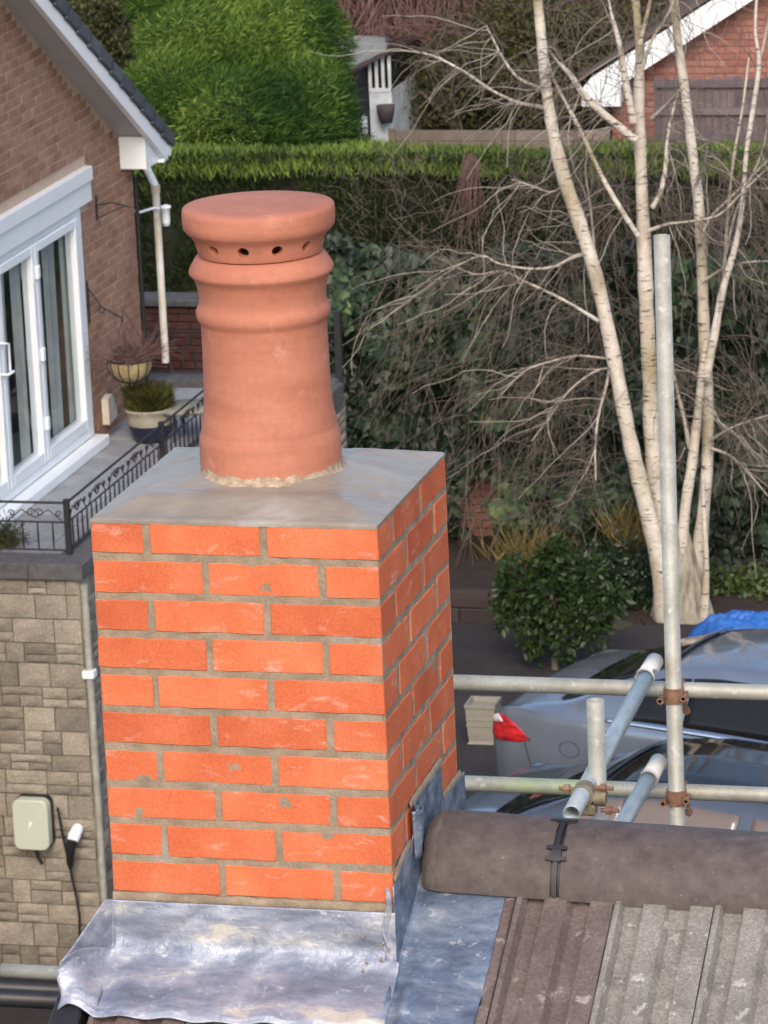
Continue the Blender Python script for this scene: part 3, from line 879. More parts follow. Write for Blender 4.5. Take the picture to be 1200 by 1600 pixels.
def chimney_pot():
    c = (W / 2 + .002, D / 2, 0.038)
    t = thing('chimney_pot', 'round terracotta chimney pot with ringed neck and perforated cap', 'chimney pot', c)
    prof = [(.1375, -.02), (.1385, .02), (.1385, .060), (.1375, .070), (.1335, .080), (.1325, .088), (.1325, .094), (.1285, .110), (.1255, .135), (.1240, .165), (.1232, .21), (.1225, .26), (.1225, .287),
            (.1245, .293), (.1290, .299), (.1312, .307), (.1308, .315), (.1275, .322), (.1240, .328), (.1232, .338), (.1245, .352), (.1280, .368), (.1330, .380), (.1395, .386), (.1408, .391), (.1385, .398), (.1300, .412), (.1255, .419), (.1130, .421), (.108, .40), (.105, .2), (.11, -.02)]
    prof = [(a * .982, b) for a, b in prof]
    mb = MB(); mb.lathe(prof, 96, c); mb.build('pot_body', M['terracotta'], t, sharp=60)
    # perforated cap
    cap = [(.1130, .424), (.1185, .423), (.1205, .426), (.1225, .436), (.1265, .449), (.1325, .460), (.1410, .467), (.1465, .474), (.1480, .486), (.1482, .502), (.1470, .5105), (.1440, .5140), (.12, .5165), (.06, .5185), (.0001, .519),
           (.0001, .500), (.06, .499), (.125, .497), (.132, .488), (.130, .478), (.118, .470), (.111, .45), (.108, .424), (.1130, .424)]
    cap = [(a * .982, b) for a, b in cap]
    mb = MB(); mb.lathe(cap, 96, (0, 0, 0))
    me = mb.mesh('vent_cap', M['terracotta'])
    bm = bmesh.new(); bm.from_mesh(me); bmesh.ops.remove_doubles(bm, verts=bm.verts, dist=1e-4); bmesh.ops.recalc_face_normals(bm, faces=bm.faces); bm.to_mesh(me); bm.free()
    tmp = bpy.data.objects.new('cap_tmp', me); COL.objects.link(tmp)
    mc = MB()
    for i in range(12):
        a = R(30 * i + 1.3)
        d = Vector((math.cos(a), math.sin(a), -.22)).normalized()
        p = Vector((math.cos(a) * .1213, math.sin(a) * .1213, .4465))
        mc.tube([p - d * .03, p + d * .03], .0108, 14)
    cme = mc.mesh('cut', M['terracotta'])
    bm = bmesh.new(); bm.from_mesh(cme); bmesh.ops.remove_doubles(bm, verts=bm.verts, dist=1e-5); bmesh.ops.recalc_face_normals(bm, faces=bm.faces); bm.to_mesh(cme); bm.free()
    cut = bpy.data.objects.new('cut_tmp', cme); COL.objects.link(cut)
    md = tmp.modifiers.new('b', 'BOOLEAN'); md.operation = 'DIFFERENCE'; md.object = cut; md.solver = 'EXACT'
    dg = bpy.context.evaluated_depsgraph_get()
    res = bpy.data.meshes.new_from_object(tmp.evaluated_get(dg))
    bpy.data.objects.remove(tmp); bpy.data.objects.remove(cut)
    res.name = 'vent_cap'
    res.polygons.foreach_set('use_smooth', [True] * len(res.polygons))
    res.set_sharp_from_angle(angle=R(50))
    if len(res.materials) == 0: res.materials.append(M['terracotta'])
    o = put('vent_cap', res, t, loc=c)
    # ring of raw mortar and salt at the foot
    mb = MB()
    def ring(u, v):
        a = 2 * math.pi * u
        nn = mnoise.noise(Vector((math.cos(a) * 5, math.sin(a) * 5, 1)))
        n2 = mnoise.noise(Vector((math.cos(a) * 16, math.sin(a) * 16, 4)))
        h = .010 + .012 * max(0, nn + .2) + .005 * n2
        if v < .5: r = .1372 + .012 * (1 - v * 2) + .003 * n2; z = -.006 + (h + .008) * v
        else: r = .1372 - .0014 * (v * 2 - 1) + .0006 * n2; z = -.006 + (h + .008) * v
        return (c[0] + r * math.cos(a), c[1] + r * math.sin(a), c[2] + z)
    mb.grid(ring, 160, 6)
    mb.build('bedding_mortar', M['salt'], t)
    return t
chimney_pot()

def lead():
    t = thing('lead_flashing', 'crumpled grey lead flashing dressed round the foot of the chimney', 'flashing', (W / 2, 0, -.88))
    zt = -.752; 
    def rz(y): return roof_z(y) + .026
    # front apron: upstand then dressed over the tiles; left end curls over the verge
    NX, NV = 150, 70
    up = .118; ap = .160
    tab_ = []
    yy, zz, ss = -.012, zt, 0.0
    while ss <= up + ap + .01:
        q = min(1, max(0, (ss - (up - .045)) / .085)); q = q * q * (3 - 2 * q)
        th = R(87) * (1 - q) + (PITCH + R(0.5)) * q
        tab_.append((yy, zz, th))
        yy -= .001 * math.cos(th); zz -= .001 * math.sin(th); ss += .001
    lift = (roof_z(tab_[-1][0]) + .034) - tab_[-1][1]
    def prof_at(s):
        a, b, c_ = tab_[min(len(tab_) - 1, int(s * 1000))]
        f = s * 1000 - int(s * 1000)
        a -= f * .001 * math.cos(c_); b -= f * .001 * math.sin(c_)
        return a, b + lift * min(1, s / up), c_
    def fr(u, v):
        x = -.055 + (.055 + W + .014) * u
        s = v * (up + ap)
        nz = mnoise.noise(Vector((x * 7, s * 9, 2))) * .006 + mnoise.noise(Vector((x * 19, s * 22, 7))) * .0025 + mnoise.noise(Vector((x * 60, s * 60, 3))) * .0006
        big = mnoise.noise(Vector((x * 4.5, s * 7, 5))) * .010 + mnoise.noise(Vector((x * 11 + s * 9, s * 14, 9))) * .0045
        y, z, th = prof_at(s)
        a = max(0, s - up)
        q2 = min(1, a / .09)
        wave = .0032 * math.cos((x - .148) / .0965 * 2 * math.pi) * q2
        edge = min(1, s / .03)
        dn = (abs(big) * .9 + nz * .6) * edge
        y -= dn * math.sin(th); z += dn * math.cos(th) + wave
        y += 0.010 * mnoise.noise(Vector((x * 6, 0, 8))) * a / ap
        if v > .985: z -= .005
        # left wing curls up beside the brick then over the verge
        if x < 0:
            q = -x / .055
            if s < up:
                y = -.010 - q * (.012 + .11 * (s / up)); z += q * .004
                x = x * (.18 + 1.15 * (s / up)) 
            else:
                a = s - up
                z += .020 * math.sin(q * math.pi * .8) - .030 * max(0, q - .7)
                x = x * 1.33 - .006 * math.sin(a * 40)
                y -= q * .10 * (1 - a / ap)
        if x > W and s < up:
            x = W + .004 + (x - W) * .12
        return (x, y, z)
    mb = MB(); mb.grid(fr, NX, NV)
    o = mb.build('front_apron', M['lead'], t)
    sol = o.modifiers.new('thick', 'SOLIDIFY'); sol.thickness = .0022; sol.offset = 0
    # mortar pointing above the apron
    mb = MB()
    mb.grid(lambda u, v: (u * W, -.004 - .004 * math.sin(v * math.pi) - .0015 * mnoise.noise(Vector((u * 40, v * 3, 1))), -.738 - v * .022 + .003 * mnoise.noise(Vector((u * 14, v, 6)))), 120, 5)
    mb.build('pointing', M['mortar'], t)
    # side stepped flashing on the right face
    mb = MB()
    def side_poly():
        return [(-.012, -1.0), (-.012, -.700), (.02, -.690), (.075, -.672), (.155, -.668), (.150, -.640), (.135, -.600), (.16, -.594), (.30, -.592), (.405, -.590), (.400, -.64), (.395, -.668), (.52, -.668), (.585, -.672), (.59, -1.0)]
    poly = side_poly()
    # triangulated fan as columns for crumple
    def ztop(y):
        ps = [(-.012, -.700), (.02, -.690), (.075, -.672), (.140, -.668), (.141, -.600), (.16, -.594), (.30, -.592), (.400, -.590), (.401, -.668), (.52, -.668), (.59, -.672)]
        for (a, b), (c, d) in zip(ps, ps[1:]):
            if a <= y <= c: return b + (d - b) * (y - a) / max(1e-6, c - a)
        return -.68
    def sd(u, v):
        y = -.012 + .602 * u; zt_ = ztop(y); zb_ = roof_z(y) + .012
        z = zt_ + (zb_ - zt_) * v
        n = mnoise.noise(Vector((y * 16, z * 16, 4))) * .004 + mnoise.noise(Vector((y * 40, z * 40, 9))) * .0015
        curl = 0.014 * math.exp(-((y - .150) / .010) ** 2) * (1 if z > -.66 else 0)
        return (W + .0045 + abs(n) * (0.3 + v) + curl, y, z)
    mb.grid(sd, 150, 24)
    o = mb.build('step_flashing', M['lead_blue'], t)
    sol = o.modifiers.new('thick', 'SOLIDIFY'); sol.thickness = .002; sol.offset = 1
    # pointing above the step flashing
    mb = MB()
    for (ya, yb, zz) in ((-.004, .140, -.668), (.142, .40, -.5905), (.402, .56, -.668)):
        def pf(u, v, ya=ya, yb=yb, zz=zz):
            y = ya + (yb - ya) * u
            z0 = ztop(min(max(y, -.011), .585))
            return (W + .002 + .004 * math.sin(v * math.pi) + .001 * mnoise.noise(Vector((y * 40, v * 3, 3))), y, z0 + .012 - v * .020)
        mb.grid(pf, 40, 4)
    mb.build('pointing', M['mortar'], t)
    # lifted tab of lead with a dark gap behind
    mb = MB()
    def tab(u, v):
        y = .128 + .035 * u; z = -.598 - .10 * v
        return (W + .010 + .016 * math.sin(u * 2.6) * (1 - v * .6), y + .010 * v, z)
    mb.grid(tab, 6, 8)
    o = mb.build('lifted_tab', M['lead_blue'], t)
    sol = o.modifiers.new('thick', 'SOLIDIFY'); sol.thickness = .002
    # side sheet lying on the roof, chimney to first tile
    mb = MB()
    def sh(u, v):
        x = W + .004 + .176 * u; s = .05 + v * .44
        y = RY - s * math.cos(PITCH); z = RZ - s * math.sin(PITCH) + .015 + .014 * min(1, max(0, (s - .36) / .04))
        z += .010 * (1 - min(1, u / .08)) ** 2 + mnoise.noise(Vector((x * 15, y * 12, 3))) * .0035 + mnoise.noise(Vector((x * 40, y * 30, 8))) * .001
        z += .012 * math.exp(-((u - .22) / .07) ** 2) * min(1, max(0, (s - .3) / .1))
        if u > .97: z -= .004
        x += .008 * mnoise.noise(Vector((y * 8, 1, 1))) * (u > .9)
        return (x, y, z)
    mb.grid(sh, 50, 80)
    o = mb.build('side_sheet', M['lead_blue'], t)
    sol = o.modifiers.new('thick', 'SOLIDIFY'); sol.thickness = .002
    # crumbs of mortar and a folded ear at the corner
    mb = MB()
    def ear(u, v):
        z = -.70 - .16 * v; a = u * 1.9 - .5
        r = .006 + .004 * v + .003 * mnoise.noise(Vector((u * 5, v * 12, 2)))
        return (W - .008 + (.024 * u - .012) * (.25 + .75 * v) + .004 * math.sin(v * 9), -.014 - r * math.cos(a) * .8 - .02 * max(0, v - .6), z)
    mb.grid(ear, 14, 30)
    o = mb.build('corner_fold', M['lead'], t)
    mb = MB()
    for i in range(16):
        q = rnd.random()
        p = Vector((W - .035 + rnd.uniform(-.02, .035), -.030 - .02 * q, -.80 - .10 * q + rnd.uniform(-.02, .02)))
        s = rnd.uniform(.001, .0035)
        M4 = Matrix.Translation(p) @ Euler((rnd.random() * 3, rnd.random() * 3, rnd.random() * 3)).to_matrix().to_4x4()
        mb.box((-s, -s, -s * .6), (s, s, s * .6), M4)
    mb.build('mortar_crumbs', M['mortar'], t)['kind'] = 'stuff'
lead()

# ================================================================== SCAFFOLD behind the ridge
def scaffold():
    TR = .02415
    g = 'scaffold tubes behind the ridge'
    def tube_thing(a, b, mat, label, name='scaffold_tube'):
        mb = MB(); mb.pipe(a, b, TR)
        o = mb.build(name, mat)
        tag(o, label, 'scaffold tube', g)
        return o
    YP = 4.50
    p_top = at(1034, 368, y=YP)
    tube_thing((p_top.x, YP, p_top.z), (p_top.x, YP, -9.0), M['galv'], 'tall upright scaffold tube standing in front of the birch trunks')
    YR = YP + .051
    zt = at(1040, 1077, y=YR).z; zb = at(1040, 1236, y=YR).z
    tube_thing((-1.15, YR, zt), (1.6, YR, zt), M['galv'], 'upper horizontal guard rail tube crossing the silver car')
    tube_thing((-1.15, YR, zb), (1.6, YR, zb), M['galv_green'], 'lower horizontal tube just above the ridge, with green paint smears')
    # paint smear sleeve
    pa = at(775, 1234, y=YR)
    # transoms along Y
    ta = at(1022, 1035, y=YP - .03)
    zA = ta.z
    e = at(893, 1272, z=zA)
    tube_thing((e.x, e.y, zA), (ta.x, ta.y, zA), M['galv_blue'], 'clean bluish tube from the tall upright down to an open end near the ridge clip')
    tb = at(1028, 1192, y=YP - .03); zB = tb.z
    e2 = at(930, 1360, z=zB)
    tube_thing((e2.x, e2.y, zB), (tb.x, tb.y, zB), M['galv_blue'], 'clean bluish tube slanting from the tall upright to behind the right ridge tile')
    # short upright in front of the lower rail
    cross = at(925, 1210, z=zA)
    ys = cross.y - .055
    sp = at(930, 1094, y=ys)
    tube_thing((sp.x, ys, sp.z), (sp.x, ys, -9.0), M['galv'], 'short upright scaffold tube ending under the upper guard rail')
    # couplers
    def coupler(p, mat, label, ax='x'):
        p = Vector(p)
        t = thing('scaffold_coupler', label, 'coupler', p, 0, 'couplers on the scaffold')
        mb = MB()
        R2 = TR + .007
        mb.tube([p + Vector((0, 0, -.022)), p + Vector((0, 0, .022))], R2, 14)
        mb.build('clamp_band', mat, t)
        mb = MB()
        mb.tube([p + Vector((-.022, .05, 0)), p + Vector((.022, .05, 0))], R2, 14)
        mb.box(p + Vector((-.02, .018, -.02)), p + Vector((.02, .035, .02)))
        mb.build('clamp_body', mat, t)
        for k, (dx, dz) in enumerate(((.036, .0), (-.034, -.01))):
            mb = MB()
            q = p + Vector((dx, -.01, dz))
            mb.tube([q + Vector((0, -.035, 0)), q + Vector((0, .03, 0))], .0055, 8)
            mb.tube([q + Vector((0, -.035, 0)), q + Vector((0, -.022, 0))], .0115, 6, smooth=False)
            mb.build('bolt', M['rust'], t)
        mb = MB()
        q = p + Vector((.02, .07, -.035))
        mb.tube([q, q + Vector((.004, 0, -.05))], .006, 8); mb.tube([q + Vector((.003, 0, -.03)), q + Vector((.004, 0, -.045))], .012, 6, smooth=False)
        mb.build('bolt', M['rust'], t)
    coupler((p_top.x, YP, zt + .002), M['rust'], 'rusty coupler joining the tall upright to the upper rail')
    coupler((p_top.x, YP, zb + .002), M['rust'], 'rusty coupler joining the tall upright to the lower rail')
    pe = at(912, 1240, z=zA)
    def coupler2(p, label):
        p = Vector(p)
        t = thing('scaffold_coupler', label, 'coupler', p, 0, 'couplers on the scaffold')
        mb = MB(); mb.tube([p + Vector((0, -.022, 0)), p + Vector((0, .022, 0))], TR + .008, 14)
        mb.build('clamp_band', M['coupler'], t)
        mb = MB()
        mb.box(p + Vector((-.012, -.02, -.058)), p + Vector((.034, .02, -.026)), bev=.006)
        mb.tube([p + Vector((.030, -.0, -.01)), p + Vector((.062, -.0, -.012))], .022, 10)
        mb.build('clamp_body', M['coupler'], t)
        for dx, dz in ((-.042, .012), (.072, -.045), (.058, .018)):
            mb = MB(); q = p + Vector((dx, 0, dz))
            mb.tube([q + Vector((-.026, 0, 0)), q + Vector((.024, 0, 0))], .006, 8)
            mb.tube([q + Vector((-.012, 0, 0)), q + Vector((.004, 0, 0))], .013, 6, smooth=False)
            mb.build('bolt', M['rust'], t)
    coupler2((e.x + (pe.x - e.x), pe.y, zA - .0), 'dull coupler gripping the open ended tube beside the short upright')
    # pale metal sleeves on the ends at the upright, given the aged white finish
    for a0, z0, lab in ((ta, zA, 'pale metal end sleeve on the upper bluish tube'), (tb, zB, 'pale metal end sleeve on the lower bluish tube')):
        mb = MB(); mb.pipe((a0.x, a0.y - .16, z0), (a0.x, a0.y + .01, z0), TR + .002, .003)
        mb.tube([(a0.x, a0.y - .17, z0), (a0.x, a0.y - .15, z0)], TR + .006, 20, cap=False)
        tag(mb.build('tube_sleeve', M['white_old']), lab, 'tube sleeve', 'metal sleeves on the scaffold')
    # bottom left: tube, gutter and boards below the gable
    y0 = 5.4
    a = at(3, 1516, y=y0); b = at(150, 1518, y=y0)
    mb = MB(); mb.pipe((a.x, y0, a.z), (b.x + .8, y0, a.z), TR)
    tag(mb.build('scaffold_tube', M['galv']), 'horizontal scaffold tube at lower left, left of the lead flashing', 'scaffold tube', g)
    mb = MB()
    zg = at(40, 1545, y=y0 - .03).z
    mb.pipe((a.x - 1.2, y0 - .03, zg), (b.x + .5, y0 - .03, zg), .030)
    zg2 = at(40, 1556, y=y0 - .12).z
    mb.pipe((a.x - 1.2, y0 - .10, zg2 - .02), (b.x + .5, y0 - .10, zg2 - .02), .030)
    tag(mb.build('black_pipe', M['black_plastic']), 'pair of black plastic pipes under the tube at lower left', 'pipe')
    t = thing('scaffold_platform', 'weathered scaffold boards at the bottom left corner', 'platform', (a.x, y0 - .5, zg - .1))
    for i in range(5):
        mb = MB()
        yy = y0 - .22 - i * .235
        mb.box((a.x - 1.4, yy - .225, zg - .16), (b.x + .25, yy, zg - .122), bev=.004)
        mb.build('board', M['board'], t)
scaffold()

# ================================================================== LEFT HOUSE, terrace
XW = -8.45
ZT = -6.30
def add_brick_wall(parent, rects, face, mat_brick, mat_mortar, cap=300, bl=.215, bh=.065, j=.010, name='brick', depth=.05, proud=.006, thick=.02, vis=None):
    """bricks laid on a plane. face: ('x', value, sign) or ('y', value, sign); rects: function inside(u,z)->bool and bounds"""
    inside, (u0, u1, z0, z1) = rects
    ax, val, sg = face
    items = []
    k = 0
    z = z0
    while z < z1:
        off = 0 if k % 2 == 0 else (bl + j) / 2
        u = u0 - off
        while u < u1:
            uc, zc = u + bl / 2, z + bh / 2
            if inside(u + .01, z + .01) and inside(u + bl - .01, z + .01) and inside(u + .01, z + bh - .005) and inside(u + bl - .01, z + bh - .005):
                items.append((uc, zc, bl))
            else:
                for q in (0, 1):       # half bricks at edges
                    uq = u + q * (bl + j) / 2
                    hl = (bl - j) / 2
                    if inside(uq + .01, z + .01) and inside(uq + hl - .01, z + .01) and inside(uq + .01, z + bh - .005) and inside(uq + hl - .01, z + bh - .005):
                        items.append((uq + hl / 2, zc, hl))
            u += bl + j
        z += bh + j; k += 1
    def key(it):
        p = Vector((val, it[0], it[1])) if ax == 'x' else Vector((it[0], val, it[1]))
        q = _CR.transposed() @ (p - CAM)
        px, py = 600 + F_PX * q.x / -q.z, 800 - F_PX * q.y / -q.z
        hid = not (-15 < px < 1215 and -15 < py < 1600)
        if vis and not hid: hid = not vis(px, py)
        return (hid, -it[2], (p - CAM).length)
    items.sort(key=key)
    meshes = {}
    def bm_(l, s):
        kk = (round(l, 3), s)
        if kk not in meshes:
            mb = MB()
            rr = random.Random(s)
            a, b = (-thick / 2, thick / 2)
            if ax == 'x': mb.box((a, -l / 2, -bh / 2), (b, l / 2, bh / 2), bev=.003)
            else: mb.box((-l / 2, a, -bh / 2), (l / 2, b, bh / 2), bev=.003)
            meshes[kk] = mb.mesh(name, mat_brick)
        return meshes[kk]
    for it in items[:cap]:
        pr = proud + rnd.uniform(-.002, .003)
        c = val + sg * (pr - thick / 2)
        loc = (c, it[0], it[1]) if ax == 'x' else (it[0], c, it[1])
        put(name, bm_(it[2], 0), parent, loc=loc)
    if len(items) > cap:
        mb = MB()
        for it in items[cap:]:
            pr = proud + rnd.uniform(-.002, .003)
            c0, c1 = val + sg * (pr - thick), val + sg * pr
            if ax == 'x': mb.box((c0, it[0] - it[2] / 2, it[1] - bh / 2), (c1, it[0] + it[2] / 2, it[1] + bh / 2))
            else: mb.box((it[0] - it[2] / 2, c0, it[1] - bh / 2), (it[0] + it[2] / 2, c1, it[1] + bh / 2))
        o = mb.build('brickwork', mat_brick, parent); o['kind'] = 'stuff'

def left_house():
    t = thing('brick_house', 'pinkish brown brick house with white patio door and dark tiled verge at the left', 'house', (XW - 3, 22, ZT))
    yc = 26.36                                   # far corner
    lt = at(132, 262, x=XW); lb = at(135, 305, x=XW)
    wr = at(120, 330, x=XW); 
    y_r = 24.88; y_l = 20.6; z_top = -4.26; z_sill = -6.20
    z_head = lt.z; z_headb = z_top
    # gable line: z = zg - (y - yg)*tan(p)
    yg, zg = 26.0, -3.86
    pt = math.tan(R(30))
    def gable(y): return zg + (yg - y) * pt if y > 21.8 else zg + (yg - 21.8) * pt - (21.8 - y) * pt
    # core walls with a real opening
    mb = MB()
    mb.box((XW - .25, 17.2, -9.8), (XW, y_l, -4.6)); mb.box((XW - .25, y_r, -9.8), (XW, yc, -4.25))
    mb.box((XW - .25, y_l, -9.8), (XW, y_r, z_sill)); mb.box((XW - .25, y_l, z_top), (XW, y_r, -3.9))
    mb.prism([(17.2, -4.6), (17.2, gable(17.2)), (21.8, gable(21.8)), (yc, gable(yc)), (yc, -4.25), (y_r, -4.25), (y_r, -3.9), (y_l, -3.9), (y_l, -4.6)], 'x', XW - .25, XW)
    mb.box((XW - 7, yc - .25, -9.8), (XW - .25, yc, -4.15))
    mb.box((XW - 7, 17.2, -9.8), (XW - .25, 17.45, -4.6)); mb.box((XW - 7.2, 17.2, -9.8), (XW - 7, yc, -4.3))
    mb.build('wall', M['mortar_house'], t)
    # room behind the door
    mb = MB(); mb.box((XW - 3.5, 19.5, -6.25), (XW - 3.3, 26, -3.9)); mb.box((XW - 3.5, 19.5, -6.3), (XW - .25, 26, -6.22)); mb.box((XW - 3.5, 25.6, -6.25), (XW - .25, 25.7, -3.9)); mb.box((XW - 3.5, 19.5, -4.1), (XW - .25, 26, -4.05)); mb.box((XW - 3.5, 19.5, -6.25), (XW - .25, 19.6, -3.9))
    mb.build('room', M['room'], t)
    hd = lb.z
    def inside(y, z):
        if y > yc - .0 or y < 20.4: return False
        if z > gable(y) - .02: return False
        if y_l - .1 < y < 25.13 and z_top - .01 < z < lt.z + .04 + (25.13 - y) * .02: return False
        if y_l < y < y_r + .03 and z_sill - .14 < z < z_top: return False
        return True
    add_brick_wall(t, (inside, (20.4, yc, -6.28, -1.2)), ('x', XW, 1), M['brick_house'], None,
                   vis=lambda px, py: px < 235)
    # white head panel over the door (two boards)
    mb = MB()
    mb.box((XW, y_l - .3, z_top), (XW + .05, 25.11, z_top + .17), bev=.004); mb.build('head_board', M['white_pvc'], t)
    mb = MB()
    mb.box((XW, y_l - .3, z_top + .175), (XW + .07, 25.11, lt.z + .02), bev=.004); mb.build('head_board', M['white_pvc'], t)
    # door frame
    fr = MB()
    d0, d1 = XW - .09, XW + .02
    ym = at(48, 400, x=XW).y                      # mullion
    ym_hw = .055
    fr.box((d0, y_r - .13, z_sill), (d1, y_r, z_top), bev=.006)
    fr.box((d0, y_l, z_sill), (d1, y_l + .1, z_top), bev=.006)
    fr.box((d0, y_l + .1, z_top - .07), (d1, y_r - .13, z_top), bev=.006)
    fr.box((d0, y_l + .1, z_sill), (d1, y_r - .13, z_sill + .08), bev=.006)
    fr.build('door_frame', M['white_pvc'], t)
    # leaves (sashes)
    def sash(ya, yb, hinge):
        s = MB(); e0, e1 = XW - .06, XW + .035; w = .075
        s.box((e0, ya, z_sill + .085), (e1, ya + w, z_top - .075), bev=.006)
        s.box((e0, yb - w, z_sill + .085), (e1, yb, z_top - .075), bev=.006)
        s.box((e0, ya + w, z_top - .15), (e1, yb - w, z_top - .075), bev=.006)
        s.box((e0, ya + w, z_sill + .085), (e1, yb - w, z_sill + .18), bev=.006)
        f = s.build('door_leaf', M['white_pvc'], t)
        g = MB(); g.box((XW - .02, ya + w + .002, z_sill + .182), (XW - .012, yb - w - .002, z_top - .152)); g.build('pane', M['glass'], f)
        if hinge is not None:
            for zz in (z_top - .3, (z_top + z_sill) / 2, z_sill + .4):
                h = MB(); h.box((e1 + .001, hinge - .03, zz - .055), (e1 + .03, hinge + .03, zz + .055), bev=.008); h.build('hinge', M['white_pvc'], f)
        return f
    sash(ym + .005, y_r - .135, ym + .0)
    f2 = sash(ym - .90, ym - .005, None)
    # handle on the left leaf
    h = MB()
    hp = at(8, 575, x=XW + .06)
    h.tube([(XW + .035, hp.y - .02, hp.z - .05), (XW + .085, hp.y - .02, hp.z - .05), (XW + .085, hp.y + .12, hp.z - .055)], .012, 8)
    h.tube([(XW + .035, hp.y - .02, hp.z + .2), (XW + .075, hp.y - .02, hp.z + .2), (XW + .08, hp.y + .06, hp.z + .18), (XW + .08, hp.y + .06, hp.z - .04)], .010, 8)
    h.build('handle', M['white_pvc'], f2)
    sash(ym - 1.85, ym - .91, None)
    # sill
    s = MB(); s.box((XW - .05, y_l - .1, z_sill - .10), (XW + .13, y_r + .06, z_sill - .01), bev=.008); s.build('sill', M['white_pvc'], t)
    # curtains
    for ya, yb, x in ((y_r - .30, y_r - .12, XW - .085), (y_r - .74, y_r - .42, XW - .085), (y_r - .92, y_r - .80, XW - .085), (ym - .30, ym - .04, XW - .085), (ym - .86, ym - .42, XW - .085), (ym - 1.8, ym - .95, XW - .085)):
        c = MB()
        c.grid(lambda u, v: (x + .012 * math.sin(u * 17 + math.sin(u * 5)) * (.6 + .4 * v), ya + (yb - ya) * u * (1 - .15 * v), z_top - .02 - v * 1.85), 60, 4)
        c.build('curtain', M['curtain'], t)
    # soffit, barge board, box end
    xo = XW + .26
    def gy(y, off): return gable(y) + off
    mb = MB()
    mb.prism([(21.8, gable(21.8)), (yc + .18, gable(yc + .18)), (yc + .18, gable(yc + .18) + .03), (21.8, gable(21.8) + .03)], 'x', XW - .02, xo - .02)
    mb.build('soffit', M['soffit'], t)
    mb = MB()
    ye = 26.50
    mb.prism([(21.8, gable(21.8) - .03), (ye, gable(ye) - .03), (ye, gable(ye) + .115), (21.8, gable(21.8) + .115)], 'x', xo - .02, xo + .03)
    mb.build('barge_board', M['white_pvc'], t)
    mb = MB()
    zb = -4.17
    mb.prism([(yc - .32, zb), (ye, zb + .0), (ye, gable(ye) - .01), (yc - .32, gable(yc - .32) - .01)], 'x', XW + .005, xo - .022)
    mb.build('boxed_eave', M['white_pvc'], t)
    mb = MB(); mb.box((xo - .019, yc + .0, zb - .005), (xo + .034, yc + .07, gable(yc + .1) - .02), bev=.003); mb.build('corner_trim', M['white_pvc'], t)
    # roof planes (felt/tiles) far slope and near slope
    mb = MB()
    mb.prism([(21.8, gable(21.8) + .15), (ye + .1, gable(ye + .1) + .15), (ye + .1, gable(ye + .1) + .11), (21.8, gable(21.8) + .09), (16.9, gable(16.9) + .11), (16.9, gable(16.9) + .15)], 'x', XW - 7.4, xo - .03)
    mb.build('roof', M['slate'], t)
    # stepped verge units
    cp, sp_ = math.cos(R(30)), math.sin(R(30))
    n = 0
    s = 0.0
    while s < 6.2:
        y0 = ye + .10 - s * cp; z0 = gable(y0) + .12
        M4 = Matrix.Translation((xo, y0, z0)) @ Matrix.Rotation(-R(30) + R(4), 4, 'X')
        mb = MB()
        mb.box((-.16, -.335, .008), (.06, 0, .13), M4, bev=.010)
        mb.build('roof_tile', M['slate'], t)
        s += .30
    mb = MB(); mb.prism([(21.8, gable(21.8) + .142), (ye + .03, gable(ye + .03) + .142), (ye + .03, gable(ye + .03) + .118), (21.8, gable(21.8) + .118)], 'x', xo + .006, xo + .04); mb.build('verge_cap', M['black_plastic'], t)
    # gutter end, downpipe
    mb = MB(); gx = xo + .03
    mb.tube([(XW - 7, ye + .06, gable(ye) + .05), (gx, ye + .06, gable(ye) + .05)], .055, 12); mb.build('gutter', M['white_pvc'], t)
    mb = MB()
    q1 = at(243, 292, y=27.0); q0 = at(222, 255, y=26.9); q2 = at(251, 566, y=27.0)
    mb.tube([(q0.x, 26.95, q0.z), (q1.x - .01, 27.0, q1.z + .03), (q1.x, 27.0, q1.z - .02)], .034, 12)
    mb.build('swan_neck', M['white_pvc'], t)
    mb = MB(); mb.tube([(q1.x, 27.0, q1.z - .02), (q1.x, 27.0, q2.z)], .033, 12)
    mb.tube([(q1.x, 27.0, q1.z - .05), (q1.x, 27.0, q1.z + .02)], .040, 12)
    mb.build('downpipe', M['white_old'], t)
    mb = MB(); r0 = at(208, 275, y=26.43); mb.tube([(r0.x + .02, 26.42, r0.z), (r0.x + .02, 26.42, ZT)], .019, 8); mb.build('waste_pipe', M['black_plastic'], t)
    mb = MB()
    v0 = at(165, 636, x=XW + .01)
    mb.prism([(v0.y - .1, v0.z - .13), (v0.y + .13, v0.z - .10), (v0.y + .12, v0.z - .02), (v0.y + .02, v0.z + .11), (v0.y - .1, v0.z + .09)], 'x', XW + .01, XW + .07)
    mb.build('wall_vent', M['white_old'], t)
    return t
left_house()

# security lamp on the corner
def lamp():
    p = at(259, 335, y=26.9)
    t = thing('outdoor_lamp', 'small white outdoor lamp on an arm beside the white downpipe', 'lamp', p)
    a = at(200, 322, y=26.45)
    mb = MB(); k = at(214, 333, y=26.6)
    mb.tube([a, k, at(240, 325, y=26.9), p + Vector((0, 0, .05))], .012, 8); mb.build('arm', M['white_pvc'], t)
    mb = MB(); mb.lathe([(.0, -.10), (.032, -.10), (.036, -.06), (.038, .05), (.05, .055), (.05, .075), (.0, .09)], 16, p); mb.build('shade', M['white_pvc'], t)
lamp()

